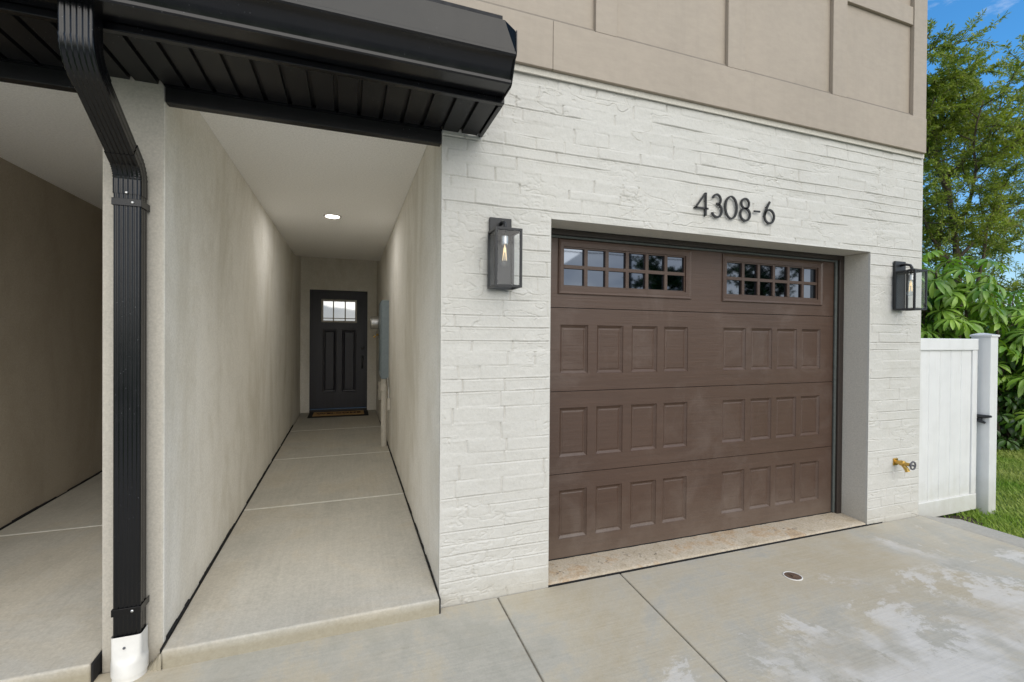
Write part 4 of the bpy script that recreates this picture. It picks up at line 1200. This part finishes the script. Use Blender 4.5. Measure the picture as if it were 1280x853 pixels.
# far row of greenery closing the view over the lawns
def woodland():
    rg = np.random.default_rng(77); n = 42000
    a = np.radians(rg.uniform(-15, 112, n)); cl_ = np.floor(np.degrees(a)/3.1)
    rad = 36 + 5*vnoise(cl_*1.7, cl_*0+3, 5) + rg.normal(0, 1.4, n)
    top = 3.6 + 1.5*vnoise(cl_*2.3, cl_*0+8, 6) + .9*vnoise(np.degrees(a)*.9, rad*.3, 7)
    h = top*np.sqrt(rg.random(n))
    P = np.stack([rad*np.sin(a), rad*np.cos(a), gz+h], -1)
    D = unit(rg.normal(0, 1, (n, 3)) + np.array([0, 0, .25]))
    V, F = leaf_quads(P, D, rg.uniform(.25, .55, n), rg.uniform(.12, .26, n), rg)
    o = np_mesh('woodland', V, F, M['oak_leaf']); o['kind'] = 'stuff'; o['category'] = 'greenery'
    o['label'] = 'low row of far greenery along the horizon beyond the lawn'
woodland()

# road across the front
struct(MB().box(-150, 150, -12.4, -6.4, gz-.1, gz+.02).build('road', M['asphalt']))

# grass blades near the house
def grass():
    n = 110000; rg = np.random.default_rng(3)
    Xg = rg.uniform(4.79, 11.5, n); Yg = rg.uniform(.2, 5.2, n)
    dist = np.hypot(Xg, Yg); keep = rg.random(n) < np.clip(1.25-(dist-5)*.07, .35, 1)
    # soil patch and beds stay thin
    keep &= ~((np.hypot((Xg-4.98)/.33, (Yg-2.47)/.15) < 1) & (rg.random(n) < .75))
    bx, by = at(8.0, 7.75)
    keep &= ~((np.hypot((Xg-bx)/2.4, (Yg-by)/.6) < .98))
    Xg, Yg = Xg[keep], Yg[keep]; n = len(Xg)
    Zg = gz + .012*vnoise(Xg*.9, Yg*.9, 3) - .004
    h = rg.uniform(.028, .058, n)*(1+.3*vnoise(Xg*1.5, Yg*1.5, 9)); w = rg.uniform(.0035, .006, n)
    az = rg.uniform(0, 2*np.pi, n); ln = rg.uniform(.1, .9, n)
    sx, sy = np.cos(az)*w, np.sin(az)*w; lx, ly = -np.sin(az)*ln*h, np.cos(az)*ln*h
    V = np.stack([np.stack([Xg-sx, Yg-sy, Zg], -1), np.stack([Xg+sx, Yg+sy, Zg], -1), np.stack([Xg+lx*.4+sx*.8, Yg+ly*.4+sy*.8, Zg+h*.6], -1), np.stack([Xg+lx, Yg+ly, Zg+h], -1)], 1).reshape(-1, 3)
    o = np_mesh('grass', V, np.arange(4*n).reshape(-1, 4), M['grass'])
    o['kind'] = 'stuff'; o['label'] = 'short green lawn grass right of the driveway'; o['category'] = 'grass'
grass()

# ------------------------------------------------------------------ sky and sun
EL, AZ = 38, 176           # sun elevation, azimuth clockwise from +Y (in front of the facade, slightly right)
w = bpy.data.worlds.new('World'); sc.world = w; w.use_nodes = True
nt = w.node_tree; bg = nt.nodes['Background']; bg.inputs['Strength'].default_value = .10
sky = nt.nodes.new('ShaderNodeTexSky'); sky.sky_type = 'NISHITA'; sky.sun_disc = False
sky.sun_elevation = R(EL); sky.sun_rotation = R(AZ); sky.air_density = 1.0; sky.dust_density = .6; sky.ozone_density = 2.2
tc = nt.nodes.new('ShaderNodeTexCoord')
mp = nt.nodes.new('ShaderNodeMapping'); mp.inputs['Scale'].default_value = (1, 1, 2.6); mp.inputs['Location'].default_value = (.3, .8, .1)
nt.links.new(tc.outputs['Generated'], mp.inputs[0])
no = nt.nodes.new('ShaderNodeTexNoise'); no.inputs['Scale'].default_value = 2.2; no.inputs['Detail'].default_value = 9; no.inputs['Roughness'].default_value = .6; no.inputs['Distortion'].default_value = .3
nt.links.new(mp.outputs[0], no.inputs['Vector'])
sp = nt.nodes.new('ShaderNodeSeparateXYZ'); nt.links.new(tc.outputs['Generated'], sp.inputs[0])
def wm(op, a, b):
    nd = nt.nodes.new('ShaderNodeMath'); nd.operation = op
    for s_, v in zip(nd.inputs, (a, b)):
        if isinstance(v, bpy.types.NodeSocket): nt.links.new(v, s_)
        else: s_.default_value = v
    return nd.outputs[0]
# more cloud on the street side than over the garden
fac = wm('ADD', no.outputs['Fac'], wm('MULTIPLY', wm('MINIMUM', sp.outputs[1], .22), -.30))
rp = nt.nodes.new('ShaderNodeValToRGB'); rp.color_ramp.elements[0].position = .50; rp.color_ramp.elements[1].position = .68
rp.color_ramp.elements[1].color = (.92, .92, .92, 1)
nt.links.new(fac, rp.inputs[0])
mx = nt.nodes.new('ShaderNodeMix'); mx.data_type = 'RGBA'
gm = nt.nodes.new('ShaderNodeMix'); gm.data_type = 'RGBA'; gm.blend_type = 'MULTIPLY'; gm.inputs[0].default_value = 1; tr_ = nt.nodes.new('ShaderNodeValToRGB'); nt.links.new(sp.outputs[2], tr_.inputs[0])
for e_, (p_, c_) in zip(tr_.color_ramp.elements, ((.02, (.62, .66, .70, 1)), (.40, (.32, .76, 1, 1)))): e_.position = p_; e_.color = c_
vs_ = nt.nodes.new('ShaderNodeVectorMath'); vs_.operation = 'SCALE'; vs_.inputs[3].default_value = 2.35; nt.links.new(tr_.outputs[0], vs_.inputs[0]); nt.links.new(vs_.outputs[0], gm.inputs[7])
nt.links.new(sky.outputs[0], gm.inputs[6])
nt.links.new(rp.outputs[0], mx.inputs[0]); nt.links.new(gm.outputs[2], mx.inputs[6]); n2_ = nt.nodes.new('ShaderNodeTexNoise'); n2_.inputs['Scale'].default_value = 4.5; n2_.inputs['Detail'].default_value = 7; nt.links.new(mp.outputs[0], n2_.inputs['Vector'])
cr_ = nt.nodes.new('ShaderNodeValToRGB'); nt.links.new(n2_.outputs['Fac'], cr_.inputs[0])
for e_, (p_, c_) in zip(cr_.color_ramp.elements, ((.36, (.42, .46, .54, 1)), (.62, (1, .975, .93, 1)))): e_.position = p_; e_.color = c_
vc_ = nt.nodes.new('ShaderNodeVectorMath'); vc_.operation = 'SCALE'; vc_.inputs[3].default_value = 15.5; nt.links.new(cr_.outputs[0], vc_.inputs[0]); nt.links.new(vc_.outputs[0], mx.inputs[7])
nt.links.new(mx.outputs[2], bg.inputs['Color'])

sl = bpy.data.lights.new('sun', 'SUN'); sl.energy = 2.4; sl.angle = R(70); sl.color = (1, .93, .82)
so_ = bpy.data.objects.new('sun', sl); col.objects.link(so_)
sd = Vector((math.sin(R(AZ))*math.cos(R(EL)), math.cos(R(AZ))*math.cos(R(EL)), math.sin(R(EL))))
so_.location = sd*40
so_.rotation_euler = sd.to_track_quat('Z', 'Y').to_euler()

# ------------------------------------------------------------------ camera
yw, pt, rl = R(19.65), R(-.421), R(.428)
F_ = Vector((math.sin(yw)*math.cos(pt), math.cos(yw)*math.cos(pt), math.sin(pt)))
R_ = Vector((math.cos(yw), -math.sin(yw), 0)); U_ = R_.cross(F_)
R2 = R_*math.cos(rl)+U_*math.sin(rl); U2 = -R_*math.sin(rl)+U_*math.cos(rl)
cam = bpy.data.cameras.new('camera'); cam.sensor_width = 36; cam.lens = 570.62/1280*36
cam.clip_start = .05; cam.clip_end = 1500
co = bpy.data.objects.new('camera', cam); col.objects.link(co)
m = Matrix(((R2.x, U2.x, -F_.x, 0), (R2.y, U2.y, -F_.y, 0), (R2.z, U2.z, -F_.z, 1.4704), (0, 0, 0, 1)))
co.matrix_world = m
sc.camera = co

sc.render.engine = 'CYCLES'
sc.cycles.use_denoising = True
sc.cycles.max_bounces = 12; sc.cycles.diffuse_bounces = 10; sc.cycles.glossy_bounces = 4; sc.cycles.transparent_max_bounces = 16
sc.cycles.caustics_reflective = False; sc.cycles.caustics_refractive = False
sc.cycles.sample_clamp_indirect = 6
sc.view_settings.view_transform = 'Standard'; sc.view_settings.look = 'None'; sc.view_settings.exposure = 0
